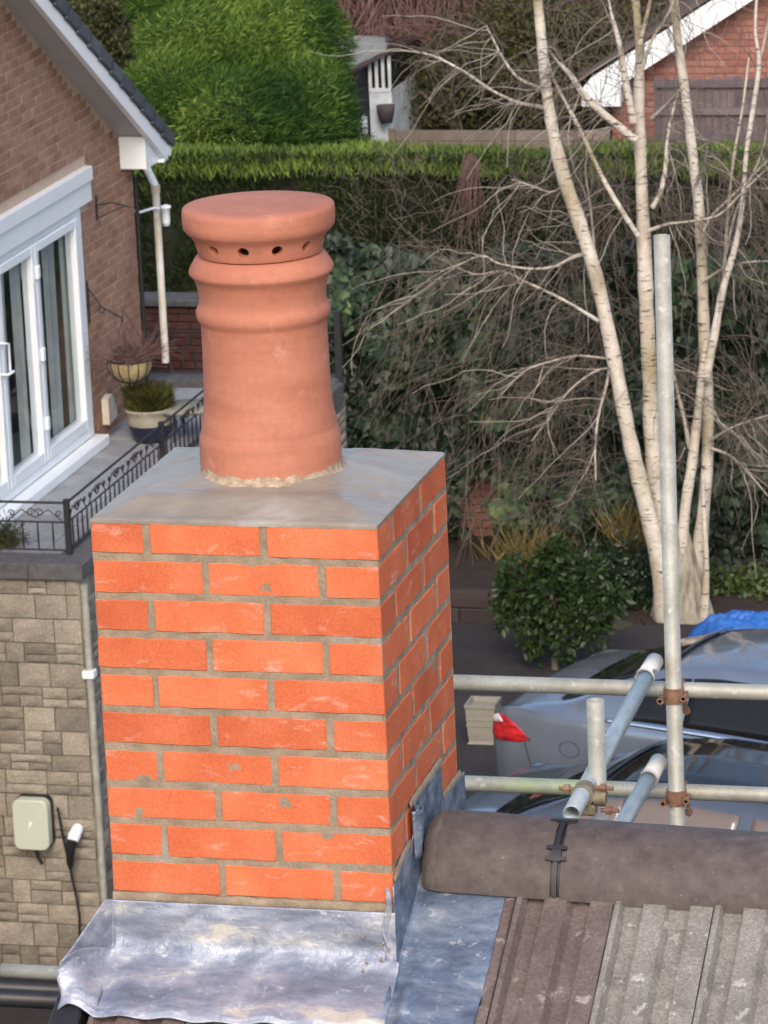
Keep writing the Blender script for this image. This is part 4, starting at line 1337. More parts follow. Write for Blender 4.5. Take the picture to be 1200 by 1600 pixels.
def stone_blocks(parent, ax, val, sg, u0, u1, z0, z1, seed, thick=.06):
    """random coursed squared rubble: each stone an object"""
    rr = random.Random(seed)
    z = z1
    cells = []
    while z > z0 + .02:
        h = rr.choice((.13, .16, .19))
        h = min(h, z - z0)
        u = u0
        while u < u1 - .02:
            w = rr.choice((.15, .20, .25, .33))
            if u1 - (u + w) < .10: w = u1 - u
            r = rr.random()
            if r < .45 and h > .12:
                cut = h * rr.choice((.42, .5, .58))
                cells.append((u, u + w, z - cut, z))
                if rr.random() < .4 and w > .25:
                    cells.append((u, u + w * .45, z - h, z - cut)); cells.append((u + w * .45, u + w, z - h, z - cut))
                else: cells.append((u, u + w, z - h, z - cut))
            else: cells.append((u, u + w, z - h, z))
            u += w
        z -= h
    for k, (a, b, c, d) in enumerate(cells):
        j = .0045
        hx, hz = (b - a) / 2 - j, (d - c) / 2 - j
        if hx < .01 or hz < .01: continue
        mb = MB()
        n = 3
        pr = rr.uniform(.004, .014)
        def fn(u, v):
            e = 1 if (0 < u < 1 and 0 < v < 1) else 0
            x = (u * 2 - 1) * hx; zz = (v * 2 - 1) * hz
            off = pr + (.010 * mnoise.noise(Vector((x * 13 + k * 3.1, zz * 13, seed))) + .004 if e else -.006)
            x += .004 * mnoise.noise(Vector((v * 3, k * 1.7, 1))) ; zz += .004 * mnoise.noise(Vector((u * 3, k * 2.3, 5)))
            return (sg * off, x, zz) if ax == 'x' else (x, sg * off, zz)
        mb.grid(fn, n, n, smooth=False)
        # skirt back into the joint
        ring = [(i / n, 0) for i in range(n)] + [(1, i / n) for i in range(n)] + [(1 - i / n, 1) for i in range(n)] + [(0, 1 - i / n) for i in range(n)]
        P = [fn(*q) for q in ring]
        Q = [(-sg * .02, p[1], p[2]) if ax == 'x' else (p[0], -sg * .02, p[2]) for p in P]
        m_ = len(P)
        mb.add(P + Q, [(i, (i + 1) % m_, (i + 1) % m_ + m_, i + m_) for i in range(m_)])
        me = mb.mesh('stone', M['stone'])
        u, zc = (a + b) / 2, (c + d) / 2
        put('stone', me, parent, loc=((val, u, zc) if ax == 'x' else (u, val, zc)))

def terrace():
    xr = -7.42; yf = 21.33
    t = thing('stone_terrace', 'raised terrace on a buff stone retaining wall with dark coping, left of the chimney', 'terrace', (-8.5, 23, -9.8))
    mb = MB()
    mb.box((-14, yf + .012, -9.9), (xr - .012, 26.0, ZT - .10))
    mb.box((-14, 26.0, -9.9), (-6.88, 27.2, ZT - .10))
    mb.build('wall_core', M['stone_joint'], t)
    # floor slabs
    xs = [-8.45 + .0, -8.02, -7.6]; 
    k = 0
    y = yf + .2
    while y < 27.2:
        x = -9.6
        while x < -6.6:
            x1 = min(x + .6, -6.95 if y > 26 else -7.5)
            y1 = min(y + .6, 27.2)
            if x1 - x > .05 and not (x1 < XW and y1 < 26.3) and not (y1 < 26.05 and x > -7.6):
                mb = MB(); xa = max(x, XW + .002) if y1 < 26.5 else x
                mb.box((xa + .004, y + .004, ZT - .10), (x1 - .004, y1 - .004, ZT + rnd.uniform(-.002, .002)), bev=.004)
                mb.build('paving_slab', M['paving'], t)
            x += .6
        y += .6
    # coping on the front, side and far walls
    def cope(a, b):
        mb = MB(); mb.box(a, b, bev=.008); mb.build('coping', M['coping'], t)
    x = -10.5
    while x < xr:
        cope((x + .002, yf - .06, ZT - .115), (min(x + .9, xr + .05) - .002, yf + .24, ZT + .012)); x += .9
    y = yf + .245
    while y < 26.0:
        cope((xr - .22, y, ZT - .115), (xr + .05, min(y + .9, 25.98), ZT + .012)); y += .9
    x = -9.6
    while x < -6.95:
        cope((x, 26.98, ZT - .06), (min(x + .9, -6.83) - .004, 27.3, ZT + .075)); x += .9
    cope((xr + .06, 25.95, ZT - .115), (-6.83, 26.2, ZT + .012))
    cope((-7.05, 26.2, ZT - .115), (-6.83, 26.975, ZT + .07))
    stone_blocks(t, 'y', yf, -1, -9.7, xr, -9.75, ZT - .115, 3)
    stone_blocks(t, 'x', xr, 1, yf, 23.2, -9.75, ZT - .115, 5)
    stone_blocks(t, 'x', -6.88, 1, 26.0, 27.2, -8.4, ZT - .115, 8)
    stone_blocks(t, 'y', 26.0, -1, -7.4, -6.88, -8.4, ZT - .115, 9)
    # grey-green pipe at the corner, little white clip
    mb = MB(); pz = ZT - .15
    mb.tube([(xr + .045, yf - .02, pz), (xr + .045, yf - .02, -9.7)], .030, 10); mb.build('drain_pipe', M['galv'], t)
    mb = MB(); c = at(152, 1054, y=yf - .04); mb.box((xr, yf - .07, c.z - .03), (xr + .09, yf + .02, c.z + .03), bev=.004); mb.build('pipe_clip', M['white_pvc'], t)
terrace()

def scroll(mb, o, u, v, size, turns=1.25, r=.005, flip=1):
    """wrought scroll in the plane of u,v from o"""
    pts = []
    n = 16
    for i in range(n + 1):
        a = turns * 2 * math.pi * i / n
        rr_ = size * (1 - .8 * i / n)
        pts.append(Vector(o) + u * (size - rr_ * math.cos(a)) * flip + v * (rr_ * math.sin(a)))
    mb.tube(pts, r, 5, cap=False)

def railings():
    h = .40
    X = Vector((1, 0, 0)); Y = Vector((0, 1, 0)); Z = Vector((0, 0, 1))
    base = ZT + .012
    def panel(t, a, b, name):
        a = Vector(a); b = Vector(b); d = (b - a); L = d.length; d.normalize()
        mb = MB()
        mb.tube([a + Z * h, b + Z * h], .011, 6); mb.build('top_rail', M['iron'], t)
        mb = MB(); mb.tube([a + Z * (h * .62), b + Z * (h * .62)], .008, 6); mb.build('middle_rail', M['iron'], t)
        mb = MB(); mb.tube([a + Z * .03, b + Z * .03], .008, 6); mb.build('bottom_rail', M['iron'], t)
        n = max(2, int(L / .115))
        for i in range(1, n):
            p = a + d * (L * i / n)
            mb = MB(); mb.tube([p + Z * .03, p + Z * (h * .3), p + Z * (h * .62)], [.006, .0085, .006], 5); mb.build('baluster', M['iron'], t)
        k = max(1, int(L / .46))
        for i in range(k):
            p = a + d * (L * (i + .5) / k); w = L / k * .42
            mb = MB()
            for f in (1, -1):
                scroll(mb, p + Z * (h * .80), d, Z, .035, flip=f)
                mb.tube([p + d * (w * f) + Z * (h * .64), p + d * (w * .5 * f) + Z * (h * .86), p + Z * (h * .70)], .005, 5, cap=False)
                scroll(mb, p + d * (w * f) + Z * (h * .78), d, Z, .028, flip=-f)
            mb.build('scroll', M['iron'], t)
    c = Vector((-7.56, 21.56, base))
    t = thing('iron_railing', 'low black wrought iron railing with scrolls along the terrace edge', 'railing', c)
    panel(t, (-9.6, 21.56, base), c, 'f')
    panel(t, c, (-7.56, 24.0, base), 's')
    panel(t, (-7.56, 24.0, base), (-7.56, 26.4, base), 's')
    for p in (c, Vector((-7.56, 24.0, base)), Vector((-7.56, 26.4, base))):
        mb = MB(); mb.box((p.x - .022, p.y - .022, base - .01), (p.x + .022, p.y + .022, base + h + .03), bev=.004); mb.build('post', M['iron'], t)
    t = thing('iron_railing', 'black iron railing on the far terrace wall in front of dark red brickwork', 'railing', (-8, 27.14, base + .06))
    base += .063
    panel(t, (-9.3, 27.14, base), (-6.9, 27.14, base), 'f')
    mb = MB(); mb.box((-6.93, 27.11, base), (-6.87, 27.17, base + .6)); mb.build('post', M['iron'], t)
railings()

def charger():
    yf = 21.33 - .03
    a = at(25, 1240, y=yf); b = at(87, 1322, y=yf)
    cx, cz = (a.x + b.x) / 2, (a.z + b.z) / 2; hw, hh = (b.x - a.x) / 2, (a.z - b.z) / 2
    t = thing('car_charger', 'pale green-grey wall box car charger with rounded corners on the stone wall', 'charger', (cx, yf, cz))
    def rr(hw, hh, r, n=6):
        P = []
        for (sx, sy, a0) in ((1, 1, 0), (-1, 1, 90), (-1, -1, 180), (1, -1, 270)):
            for i in range(n + 1):
                an = R(a0 + 90 * i / n)
                P.append((cx + sx * (hw - r) + r * math.cos(an), cz + sy * (hh - r) + r * math.sin(an)))
        return P
    mb = MB(); mb.prism(rr(hw * .98, hh, .06), 'y', yf - .045, yf + .02); mb.build('back_case', M['black_plastic'], t)
    mb = MB()
    P0 = rr(hw * .97, hh * .98, .06); P1 = rr(hw * .90, hh * .93, .05)
    n = len(P0)
    vs = [(p[0], yf - .046, p[1]) for p in P0] + [(p[0], yf - .125, p[1]) for p in P0] + [(p[0], yf - .135, p[1]) for p in P1]
    mb.add(vs, [(i + k * n, (i + 1) % n + k * n, (i + 1) % n + (k + 1) * n, i + (k + 1) * n) for i in range(n) for k in (0, 1)], 0, True)
    mb.add([vs[i + 2 * n] for i in range(n)], [tuple(range(n))])
    f = mb.build('front_cover', M['charger'], t, sharp=40)
    mb = MB()
    # faint embossed flash mark
    yy = yf - .137
    mb.add([(cx - .004, yy, cz + .035), (cx + .022, yy, cz + .028), (cx + .006, yy, cz + .004), (cx - .022, yy, cz - .032), (cx - .010, yy, cz - .004)], [(0, 1, 2, 3, 4)])
    mb.build('emblem', M['white_pvc'], f)
    mb = MB(); mb.tube([(cx, yf - .05, cz - hh), (cx + .01, yf - .05, cz - hh - .07), at(66, 1350, y=yf - .04)], .012, 8); mb.build('cable_stub', M['black_plastic'], t)
    hp = at(122, 1300, y=yf)
    t2 = thing('charging_plug', 'charging plug with pale tip and black handle in its wall holster', 'plug', hp)
    mb = MB()
    mb.tube([hp + Vector((.0, .0, .03)), hp + Vector((0, -.10, .0)), hp + Vector((-.005, -.13, -.03))], [.045, .05, .042], 16); mb.build('holster', M['white_pvc'], t2)
    mb = MB()
    mb.tube([hp + Vector((-.005, -.13, -.02)), hp + Vector((-.02, -.14, -.09)), hp + Vector((-.04, -.12, -.20)), hp + Vector((-.045, -.10, -.25))], [.044, .036, .028, .018], 12); mb.build('handle', M['black_plastic'], t2)
    cb = MB()
    P = [at(90, 1262, y=yf - .06), at(97, 1300, y=yf - .05), at(108, 1350, y=yf - .05), at(118, 1395, y=yf - .05), at(124, 1430, y=yf - .06), at(125, 1520, y=yf - .06)]
    cb.tube(P, .010, 8); cb.build('cable', M['black_plastic'], t2)
charger()

def basket():
    # upper small bracket and lower bracket with hanging basket
    for (px, py0, py1, reach, lab, big) in ((150, 305, 345, .32, 'small upper iron bracket on the brown brick wall above the basket', 0), (137, 438, 505, .58, 'larger lower iron bracket holding the hanging basket', 1)):
        a = at(px, py0, x=XW + .01); b = at(px, py1, x=XW + .01)
        y = (a.y + b.y) / 2
        mb = MB()
        mb.tube([(XW + .015, y, a.z), (XW + .015, y, b.z)], .010, 6)
        if big:
            tip = at(192, 497, y=y + .1)
            P = [Vector((XW + .02, y, a.z - .06)), Vector((XW + .12, y + .02, a.z - .22)), Vector((XW + .28, y + .05, b.z + .03)), Vector((tip.x, y + .08, b.z - .01))]
            mb.tube(P, .008, 6)
            scroll(mb, (XW + .09, y, b.z + .10), Vector((1, 0, 0)), Vector((0, 0, 1)), .035)
        else:
            mb.tube([(XW + .02, y, b.z + .13), (XW + reach * .5, y, b.z + .15), (XW + reach, y, b.z + .11)], .007, 6)
            mb.tube([(XW + .02, y, b.z + .02), (XW + reach * .8, y, b.z + .12)], .005, 6)
        tag(mb.build('wall_bracket', M['iron']), lab, 'bracket', 'iron brackets on the house wall')
    c = at(203, 562, y=24.9)
    c = Vector((c.x, 24.9, c.z))
    t = thing('hanging_basket', 'coir lined wire hanging basket with dead brown plants', 'hanging basket', c)
    r = .19
    mb = MB(); mb.lathe([(r, 0), (r * .97, -.05), (r * .85, -.11), (r * .6, -.16), (r * .2, -.185), (.001, -.19)], 24, c); mb.build('liner', M['coir'], t)
    mb = MB(); mb.lathe([(r * 1.02, 0), (r * .9, .01), (.001, .02)], 20, c); mb.build('compost', M['soil'], t)
    for i in range(14):
        a = 2 * math.pi * i / 14
        mb = MB()
        mb.tube([c + Vector((math.cos(a) * q, math.sin(a) * q, zz)) for q, zz in ((r * 1.04, .015), (r * 1.01, -.05), (r * .89, -.11), (r * .63, -.165), (.01, -.197))], .0045, 5)
        mb.build('wire', M['iron'], t)
    mb = MB()
    mb.tube([c + Vector((math.cos(a) * r * 1.04, math.sin(a) * r * 1.04, .012)) for a in np.linspace(0, 2 * math.pi, 25)], .006, 5); mb.build('rim', M['iron'], t)
    hk = c + Vector((-.03, 0, .42))
    for i in range(3):
        a = 2 * math.pi * i / 3 + .5
        mb = MB(); mb.tube([hk, c + Vector((math.cos(a) * r, math.sin(a) * r, .01))], .003, 4); mb.build('chain', M['iron'], t)
    S = Strands(); n = 260
    st = np.array(c) + np.c_[rng.uniform(-.15, .15, n), rng.uniform(-.15, .15, n), np.full(n, .01)]
    d = np.c_[rng.normal(0, .55, n), rng.normal(0, .55, n), rng.uniform(.3, 1, n)]
    S.add(walk(st, unit(d), rng.uniform(.15, .42, n), 6, .22, .10), .004, .0015)
    S.build('dead_stems', M['twig_red'], t)['kind'] = 'stuff'
    # glazed pot with grassy plant
    p = at(236, 688, z=ZT); p = Vector((p.x, p.y, ZT + .0))
    t = thing('potted_plant', 'round cream and dark blue glazed pot with a bushy grey-green plant on the terrace', 'potted plant', p)
    mb = MB(); mb.lathe([(.001, 0), (.13, 0), (.165, .07), (.18, .13), (.185, .15)], 28, p); mb.build('pot_foot', M['blue_glaze'], t)
    mb = MB(); mb.lathe([(.185, .15), (.195, .20), (.19, .25), (.215, .27), (.215, .29), (.19, .29), (.18, .25), (.001, .25)], 28, p); mb.build('pot_rim', M['cream_glaze'], t)
    n = 3800
    a = rng.uniform(0, 2 * math.pi, n); q = np.sqrt(rng.random(n)) * .17
    C = np.array(p) + np.c_[q * np.cos(a), q * np.sin(a), rng.uniform(.24, .42, n)]
    Dn = np.c_[np.cos(a) * q * 5 + rng.normal(0, .3, n), np.sin(a) * q * 5 + rng.normal(0, .3, n), rng.uniform(.4, 1.2, n)]
    V, F = blades(C, Dn, rng.normal(0, 1, (n, 3)), rng.uniform(.06, .13, n), rng.uniform(.006, .011, n))
    npmesh('foliage', V, F, np.repeat(rng.uniform(.2, .9, n), 4), M['olive'], t)['kind'] = 'stuff'
    # second pot/dish further right, mostly behind the railing
    p = at(292, 640, z=ZT + .25); p = Vector((p.x, p.y, ZT))
    t = thing('garden_table', 'small round pale table in shadow at the far end of the terrace', 'table', p)
    mb = MB(); mb.lathe([(.001, .25), (.24, .25), (.25, .27), (.24, .285), (.001, .285)], 28, p); mb.build('table_top', M['planter'], t)
    for i in range(3):
        a = i * 2.09; mb = MB(); mb.tube([p + Vector((math.cos(a) * .16, math.sin(a) * .16, 0)), p + Vector((math.cos(a) * .14, math.sin(a) * .14, .25))], .012, 6); mb.build('leg', M['iron'], t)
    # dry clump behind the front railing at the far left
    p = at(2, 855, y=21.75)
    t = thing('dry_plant', 'dry brown clipped plant behind the front railing at the left edge', 'plant', (p.x, 21.8, ZT))
    n = 2500
    C = np.array([p.x, 21.8, p.z + .02]) + rng.normal(0, .075, (n, 3))
    V, F = blades(C, rng.normal(0, 1, (n, 3)), rng.normal(0, 1, (n, 3)), .05, .008)
    npmesh('foliage', V, F, np.repeat(rng.uniform(.1, .6, n), 4), M['olive'], t)['kind'] = 'stuff'
basket()

# ================================================================== DRIVE: cars
def make_car(name, label, paint, loc, rotz, near_detail=True, hgt=1.45, wag=0.0):
    """sedan, rear at local x=0, front at +x, near side faces local -y"""
    t = thing(name, label, 'car', loc, rotz, local=True)
    L = 4.85; HW = .92
    def interp(tab, x):
        if x <= tab[0][0]: return tab[0][1]
        for (a, b), (c, d) in zip(tab, tab[1:]):
            if x <= c:
                q = (x - a) / (c - a); q = q * q * (3 - 2 * q) * .5 + q * .5
                return b + (d - b) * q
        return tab[-1][1]
    top = [(0, .82), (.04, .93), (.14, 1.00), (.4, 1.045), (.62, 1.08), (1.05, 1.26), (1.45, hgt - .05), (1.9, hgt), (2.9, hgt - .02), (3.25, hgt - .12), (3.95, 1.04), (4.6, .86), (4.85, .62)]
    belt = [(0, .84), (.05, .93), (.2, .985), (.9, 1.0), (1.6, .985), (3.9, .92), (4.6, .80), (4.85, .60)]
    wid = [(0, .70), (.06, .79), (.2, .855), (.5, .90), (1.0, .925), (3.6, .925), (4.3, .88), (4.7, .78), (4.85, .66)]
    roofw = [(0, .62), (.1, .70), (.5, .74), (.75, .72), (1.1, .63), (1.5, .585), (2.9, .60), (3.3, .64), (3.95, .74), (4.6, .70), (4.85, .55)]
    bot = [(0, .38), (.1, .27), (.5, .20), (4.4, .20), (4.85, .32)]
    def P(x, v):
        """v: 0 sill .. 1 centreline top (near half: y negative)"""
        w = interp(wid, x); zb = interp(bot, x); zs = interp(belt, x); zt_ = interp(top, x); wr = interp(roofw, x)
        pts = [(0.0, w * .93, zb), (.08, w * .975, zb + .10), (.2, w * 1.0, zb + .28), (.33, w * .995, (zb + zs) / 2 + .12), (.43, w * .965, zs - .04), (.48, w * .925, zs),
               (.56, wr + (w * .915 - wr) * .62, zs + (zt_ - .035 - zs) * .42), (.66, wr + .02, zs + (zt_ - .035 - zs) * .86), (.72, wr - .05, zt_ - .03), (.85, wr * .55, zt_ - .004), (1.0, 0, zt_ + .008)]
        for (a, b, c), (d, e, f) in zip(pts, pts[1:]):
            if v <= d:
                q = (v - a) / (d - a)
                return Vector((x, -(b + (e - b) * q), c + (f - c) * q))
        return Vector((x, 0, zt_))
    def N(x, v):
        e = .01
        dx = P(min(x + e, L), v) - P(max(x - e, 0), v); dv = P(x, min(v + e, 1)) - P(x, max(v - e, 0))
        n = dx.cross(dv)
        if n.length < 1e-9: return Vector((0, 0, 1))
        n.normalize()
        if n.z < 0 and n.y > 0: n.negate()
        if n.y > 0.2: n.negate()
        return n
    xs = [0, .015, .04, .08, .14, .2, .3, .4, .5, .62, .75, .85, .95, 1.05, 1.2, 1.35, 1.5, 1.65, 1.85, 2.1, 2.4, 2.7, 2.9, 3.05, 3.25, 3.5, 3.75, 3.95, 4.2, 4.45, 4.6, 4.72, 4.8, 4.85]
    vsn = [0, .08, .14, .2, .26, .33, .38, .43, .455, .48, .52, .56, .61, .66, .69, .72, .78, .85, .92, 1.0]
    mb = MB()
    grid = []
    for x in xs:
        row = [P(x, v) for v in vsn]
        row += [Vector((p.x, -p.y, p.z)) for p in reversed(row[:-1])]
        grid.append(row)
    m_ = len(grid[0])
    vs = [p for r in grid for p in r]
    fs = [(i * m_ + j, i * m_ + j + 1, (i + 1) * m_ + j + 1, (i + 1) * m_ + j) for i in range(len(xs) - 1) for j in range(m_ - 1)]
    fs += [tuple(range(m_)), tuple(reversed(range((len(xs) - 1) * m_, len(xs) * m_)))]
    fs += [(i * m_, (i + 1) * m_, (i + 1) * m_ + m_ - 1, i * m_ + m_ - 1) for i in range(len(xs) - 1)]
    mb.add(vs, fs, 0, True)
    body = mb.build('body', paint, t, sharp=55)
    body.modifiers.new('s', 'SUBSURF').levels = 1; body.modifiers['s'].render_levels = 2
    def patch(fn, nu, nv, nm, mat, off=.006, both=True, parent=t):
        for sgn in ((1, -1) if both else (1,)):
            mb = MB()
            def f(u, v):
                x, vv = fn(u, v)
                p = P(x, vv) + N(x, vv) * off
                return (p.x, p.y * sgn, p.z)
            mb.grid(f, nu, nv)
            o = mb.build(nm, mat, parent, sharp=70)
            o.modifiers.new('t', 'SOLIDIFY').thickness = .004
    # side windows
    def side_win(xa, xb, lean_a=0.0, lean_b=0.0, va=.495, vb=.655):
        return lambda u, v: ((xa + lean_a * v) * (1 - u) + (xb + lean_b * v) * u, va + (vb - va) * v)
    patch(side_win(1.10, 1.62, .22, .02), 10, 6, 'side_window', M['car_glass'] if near_detail else M['car_glass_painted_reflection'])
    patch(side_win(1.66, 2.48, 0.0, .02), 14, 6, 'side_window', M['car_glass'] if near_detail else M['car_glass_painted_reflection'])
    patch(side_win(2.58, 3.60, .02, -.42), 14, 6, 'side_window', M['car_glass'] if near_detail else M['car_glass_painted_reflection'])
    # beltline bright trim
    patch(lambda u, v: (1.0 + 2.75 * u, .470 + .022 * v), 40, 1, 'belt_trim', M['chrome'], .009)
    # rear screen and windscreen (run over the centre line)
    def screen(x0, x1, nm, va0, va1):
        mb = MB()
        def f(u, v):
            x = x0 + (x1 - x0) * v; va = va0 + (va1 - va0) * v
            q = u * 2 - 1
            vv = 1 - abs(q) * (1 - va)
            p = P(x, vv); n = N(x, vv)
            p = p + Vector((n.x, n.y, abs(n.z))) * .008
            return (p.x, p.y * (1 if q < 0 else -1), p.z)
        mb.grid(f, 24, 12)
        o = mb.build(nm, M['car_glass'], t, sharp=70); o.modifiers.new('t', 'SOLIDIFY').thickness = .003
    screen(.58, 1.42, 'rear_screen', .725, .735)
    screen(3.22, 3.86, 'windscreen', .735, .735)
    if not near_detail:
        screen(1.47, 3.14, 'roof_panel', .735, .735)
    # tail lights: wrap round the corner
    def tl(u, v):
        x = .005 + .42 * u; c = .385 - .025 * u
        hh = .055 * (1 - u * u) + .004
        return (x, c - hh + (hh * 2 - .012 * u) * v)
    patch(tl, 14, 5, 'tail_light', M['red_lens'], .010)
    patch(lambda u, v: (.02 + (.15 - .06 * v) * u, .398 + .034 * v), 4, 2, 'tail_light_lens', M['clear_lens'], .013)
    # fuel flap
    if near_detail:
        cx, cv = .76, .345
        mb = MB(); n = 28
        ring = []
        for rr_ in (.088, .082):
            for i in range(n):
                a = 2 * math.pi * i / n
                x = cx + math.cos(a) * rr_; vv = cv + math.sin(a) * rr_ / 3.4
                p = P(x, vv) + N(x, vv) * (.0085)
                ring.append(p)
        mb.add(ring, [(i, (i + 1) % n, (i + 1) % n + n, i + n) for i in range(n)])
        mb.build('fuel_flap', M['car_dark'], t)
    # bumper seam and door seams
    def seam(x0, v0, x1, v1):
        mb = MB(); n = 16; rows = []
        for i in range(n + 1):
            x = x0 + (x1 - x0) * i / n; v = v0 + (v1 - v0) * i / n
            rows.append(P(x, v) + N(x, v) * .0065)
        mb.tube(rows, .0028, 4, cap=False)
        mb.build('panel_seam', M['black_plastic'], t)
    seam(.36, .36, .52, .10); seam(1.62, .47, 1.60, .10); seam(2.53, .47, 2.55, .06)
    # wheels
    for (wx, sy) in ((1.0, -1), (3.85, -1), (1.0, 1), (3.85, 1)):
        cy = sy * .86
        mb = MB()
        prof = [(.20, -.10), (.31, -.105), (.325, -.08), (.325, .08), (.31, .105), (.20, .10)]
        vs = []; n = 28
        for r_, o_ in prof:
            for k in range(n):
                a = 2 * math.pi * k / n; vs.append((wx + r_ * math.cos(a), cy + o_, .325 + r_ * math.sin(a)))
        mb.add(vs, [(i * n + k, i * n + (k + 1) % n, (i + 1) * n + (k + 1) % n, (i + 1) * n + k) for i in range(len(prof) - 1) for k in range(n)], 0, True)
        w = mb.build('wheel', M['rubber'], t)
        mb = MB(); mb.tube([(wx, cy - .09, .325), (wx, cy + .09, .325)], .205, 20); mb.build('rim', M['alloy'], w)
    # shark fin on the roof
    return t
CAR_LOC = at(800, 1262, z=GZ)
make_car('parked_car', 'silver blue saloon car with round fuel flap and red tail light, behind the guard rail', M['car_silver'], (-4.15, 22.35, GZ), R(-17))
make_car('parked_car', 'dark grey car with black glass roof parked nearest the house, mostly hidden behind the ridge', M['car_dark'], (-4.12, 19.58, GZ), R(-17), near_detail=False, hgt=1.48)

# planter behind the car
def planter():
    p = at(757, 1160, y=23.65); p = Vector((p.x, 23.65, p.z))
    t = thing('stone_planter', 'pale square cast stone planter standing behind the silver car', 'planter', (p.x, p.y, GZ))
    mb = MB()
    s = 1 / ppm(p)
    def ring(h, z): return [(p.x + a * h, p.y + b * h, z) for a, b in ((-1, -1), (1, -1), (1, 1), (-1, 1))]
    z1 = p.z + 72 * s
    secs = [(.105, GZ), (.105, p.z), (.115, p.z + .02), (.100, p.z + .04), (.108, p.z + .10), (.118, z1 - .06), (.125, z1 - .045), (.125, z1 - .02), (.108, z1 - .02), (.10, z1 - .06)]
    vs = []; 
    for h, z in secs: vs += ring(h, z)
    mb.add(vs, [(i * 4 + k, i * 4 + (k + 1) % 4, (i + 1) * 4 + (k + 1) % 4, (i + 1) * 4 + k) for i in range(len(secs) - 1) for k in range(4)])
    mb.add(ring(.10, z1 - .06), [(0, 1, 2, 3)])
    mb.build('planter_body', M['planter'], t)
    for i in range(3):
        mb = MB(); zz = z1 - .09 - i * .05
        mb.box((p.x - .119, p.y - .119, zz - .012), (p.x + .119, p.y + .119, zz), bev=.003); mb.build('moulding', M['planter'], t)
planter()

# blue plastic heap beyond the car
def heap():
    c = at(1165, 995, y=26.4)
    mb = MB()
    def f(u, v):
        a = 2 * math.pi * u; r = (1 - v) 
        q = .62 * r * (1 + .15 * mnoise.noise(Vector((math.cos(a) * 2, math.sin(a) * 2, v * 2))))
        h = .30 * (1 - r ** 4) + .05 * mnoise.noise(Vector((math.cos(a) * r * 5, math.sin(a) * r * 5, 1))) + .03 * mnoise.noise(Vector((math.cos(a) * r * 13, math.sin(a) * r * 13, 4)))
        return (c.x + .05 + q * 1.0 * math.cos(a), c.y + q * .6 * math.sin(a), c.z - .08 + max(0, h) - r * .1)
    mb.grid(f, 90, 30)
    tag(mb.build('plastic_sheet', M['tarp']), 'crumpled bright blue plastic sheet heaped behind the silver car roof', 'plastic sheet')
heap()

# ================================================================== BED, sleepers, shrubs
def bed():
    y0 = 26.9
    t = thing('sleeper_wall', 'low dark timber sleeper wall behind the parked cars', 'retaining wall', (-5, y0, GZ))
    zt = at(740, 925, y=y0).z; 
    z = zt; h = .155
    while z > GZ - .1:
        x = -9 + rnd.uniform(-.8, 0)
        while x < -5.0:
            if True:
                mb = MB(); mb.box((x + .004, y0 - rnd.uniform(0, .012), z - h + .008), (min(x + 1.8, -4.75) - .004, y0 + .1, z), bev=.008); mb.build('sleeper', M['sleeper'], t)
            x += 1.8
        z -= h
    # mossy rocks
    for px, py, rx, rz_, lab in ((945, 985, .36, .17, 'low mossy rock between the round shrub and the birch foot'), (1000, 1003, .16, .10, 'small dark rock against the left side of the birch foot')):
        c = at(px, py, y=26.9)
        mb = MB()
        def f(u, v):
            a = 2 * math.pi * u; b = math.pi * v
            d = Vector((math.cos(a) * math.sin(b), math.sin(a) * math.sin(b), math.cos(b)))
            q = 1 + .25 * mnoise.noise(d * 1.7 + Vector((px, 0, 0))) + .08 * mnoise.noise(d * 6)
            return (c.x + d.x * rx * q, c.y + d.y * .3 * q, c.z - .1 + d.z * rz_ * q)
        mb.grid(f, 40, 20); tag(mb.build('rock', M['moss']), lab, 'rock', 'rocks in the bed')
bed()

def leaf_cloud(name, mat, parent, C, size, tint, dirs=None, nrm=None, wl=.6):
    n = len(C)
    if dirs is None: dirs = rng.normal(0, 1, (n, 3))
    if nrm is None: nrm = rng.normal(0, 1, (n, 3))
    V, F = blades(C, dirs, nrm, size, size * wl)
    o = npmesh(name, V, F, np.repeat(tint, 4), mat, parent); o['kind'] = 'stuff'
    return o

def ball_shrub():
    c = at(862, 925, y=25.6); c = Vector((c.x, 25.6, c.z))
    t = thing('round_shrub', 'dark green round shrub on a short bare stem behind the silver car', 'shrub', (c.x, c.y, GZ))
    mb = MB(); b = at(867, 1040, y=25.6)
    mb.tube([(b.x, 25.6, GZ), (b.x, 25.6, b.z), (b.x - .01, 25.6, c.z - .2), (c.x, 25.6, c.z)], [.035, .030, .026, .018], 8); mb.build('stem', M['stem'], t)
    n = 3900
    d = unit(rng.normal(0, 1, (n, 3))); r = .25 + .75 * rng.random(n) ** .45
    sub = np.array([(0, 0, .02, .30), (-.22, 0, .06, .22), (.20, 0, .10, .24), (.26, -.05, -.12, .20), (-.12, -.05, -.22, .17), (.02, 0, .26, .17), (-.30, 0, -.10, .12), (.10, -.1, -.25, .14), (.40, 0, .0, .12)])
    k_ = rng.choice(len(sub), n, p=(sub[:, 3] ** 2) / (sub[:, 3] ** 2).sum())
    q = .6 + .8 * fbm(d * 1.0 + k_[:, None] * 3.7, 2.4)
    C = np.array(c) + sub[k_, :3] * np.array([1.35, 1, 1.2]) + d * (r * q * sub[k_, 3] * .86)[:, None]
    C[:, 2] -= .35 * np.maximum(0, .2 - (C[:, 2] - c.z)) * rng.random(n)
    tint = np.clip(.15 + .6 * rng.random(n) * (.4 + .8 * fbm(C, 5)), 0, 1)
    leaf_cloud('crown', M['shrub'], t, C, rng.uniform(.035, .10, n), tint, d + rng.normal(0, .9, (n, 3)) + np.array([0, 0, -.2]), rng.normal(0, 1, (n, 3)) + np.array([.2, -.6, .8]), .5)
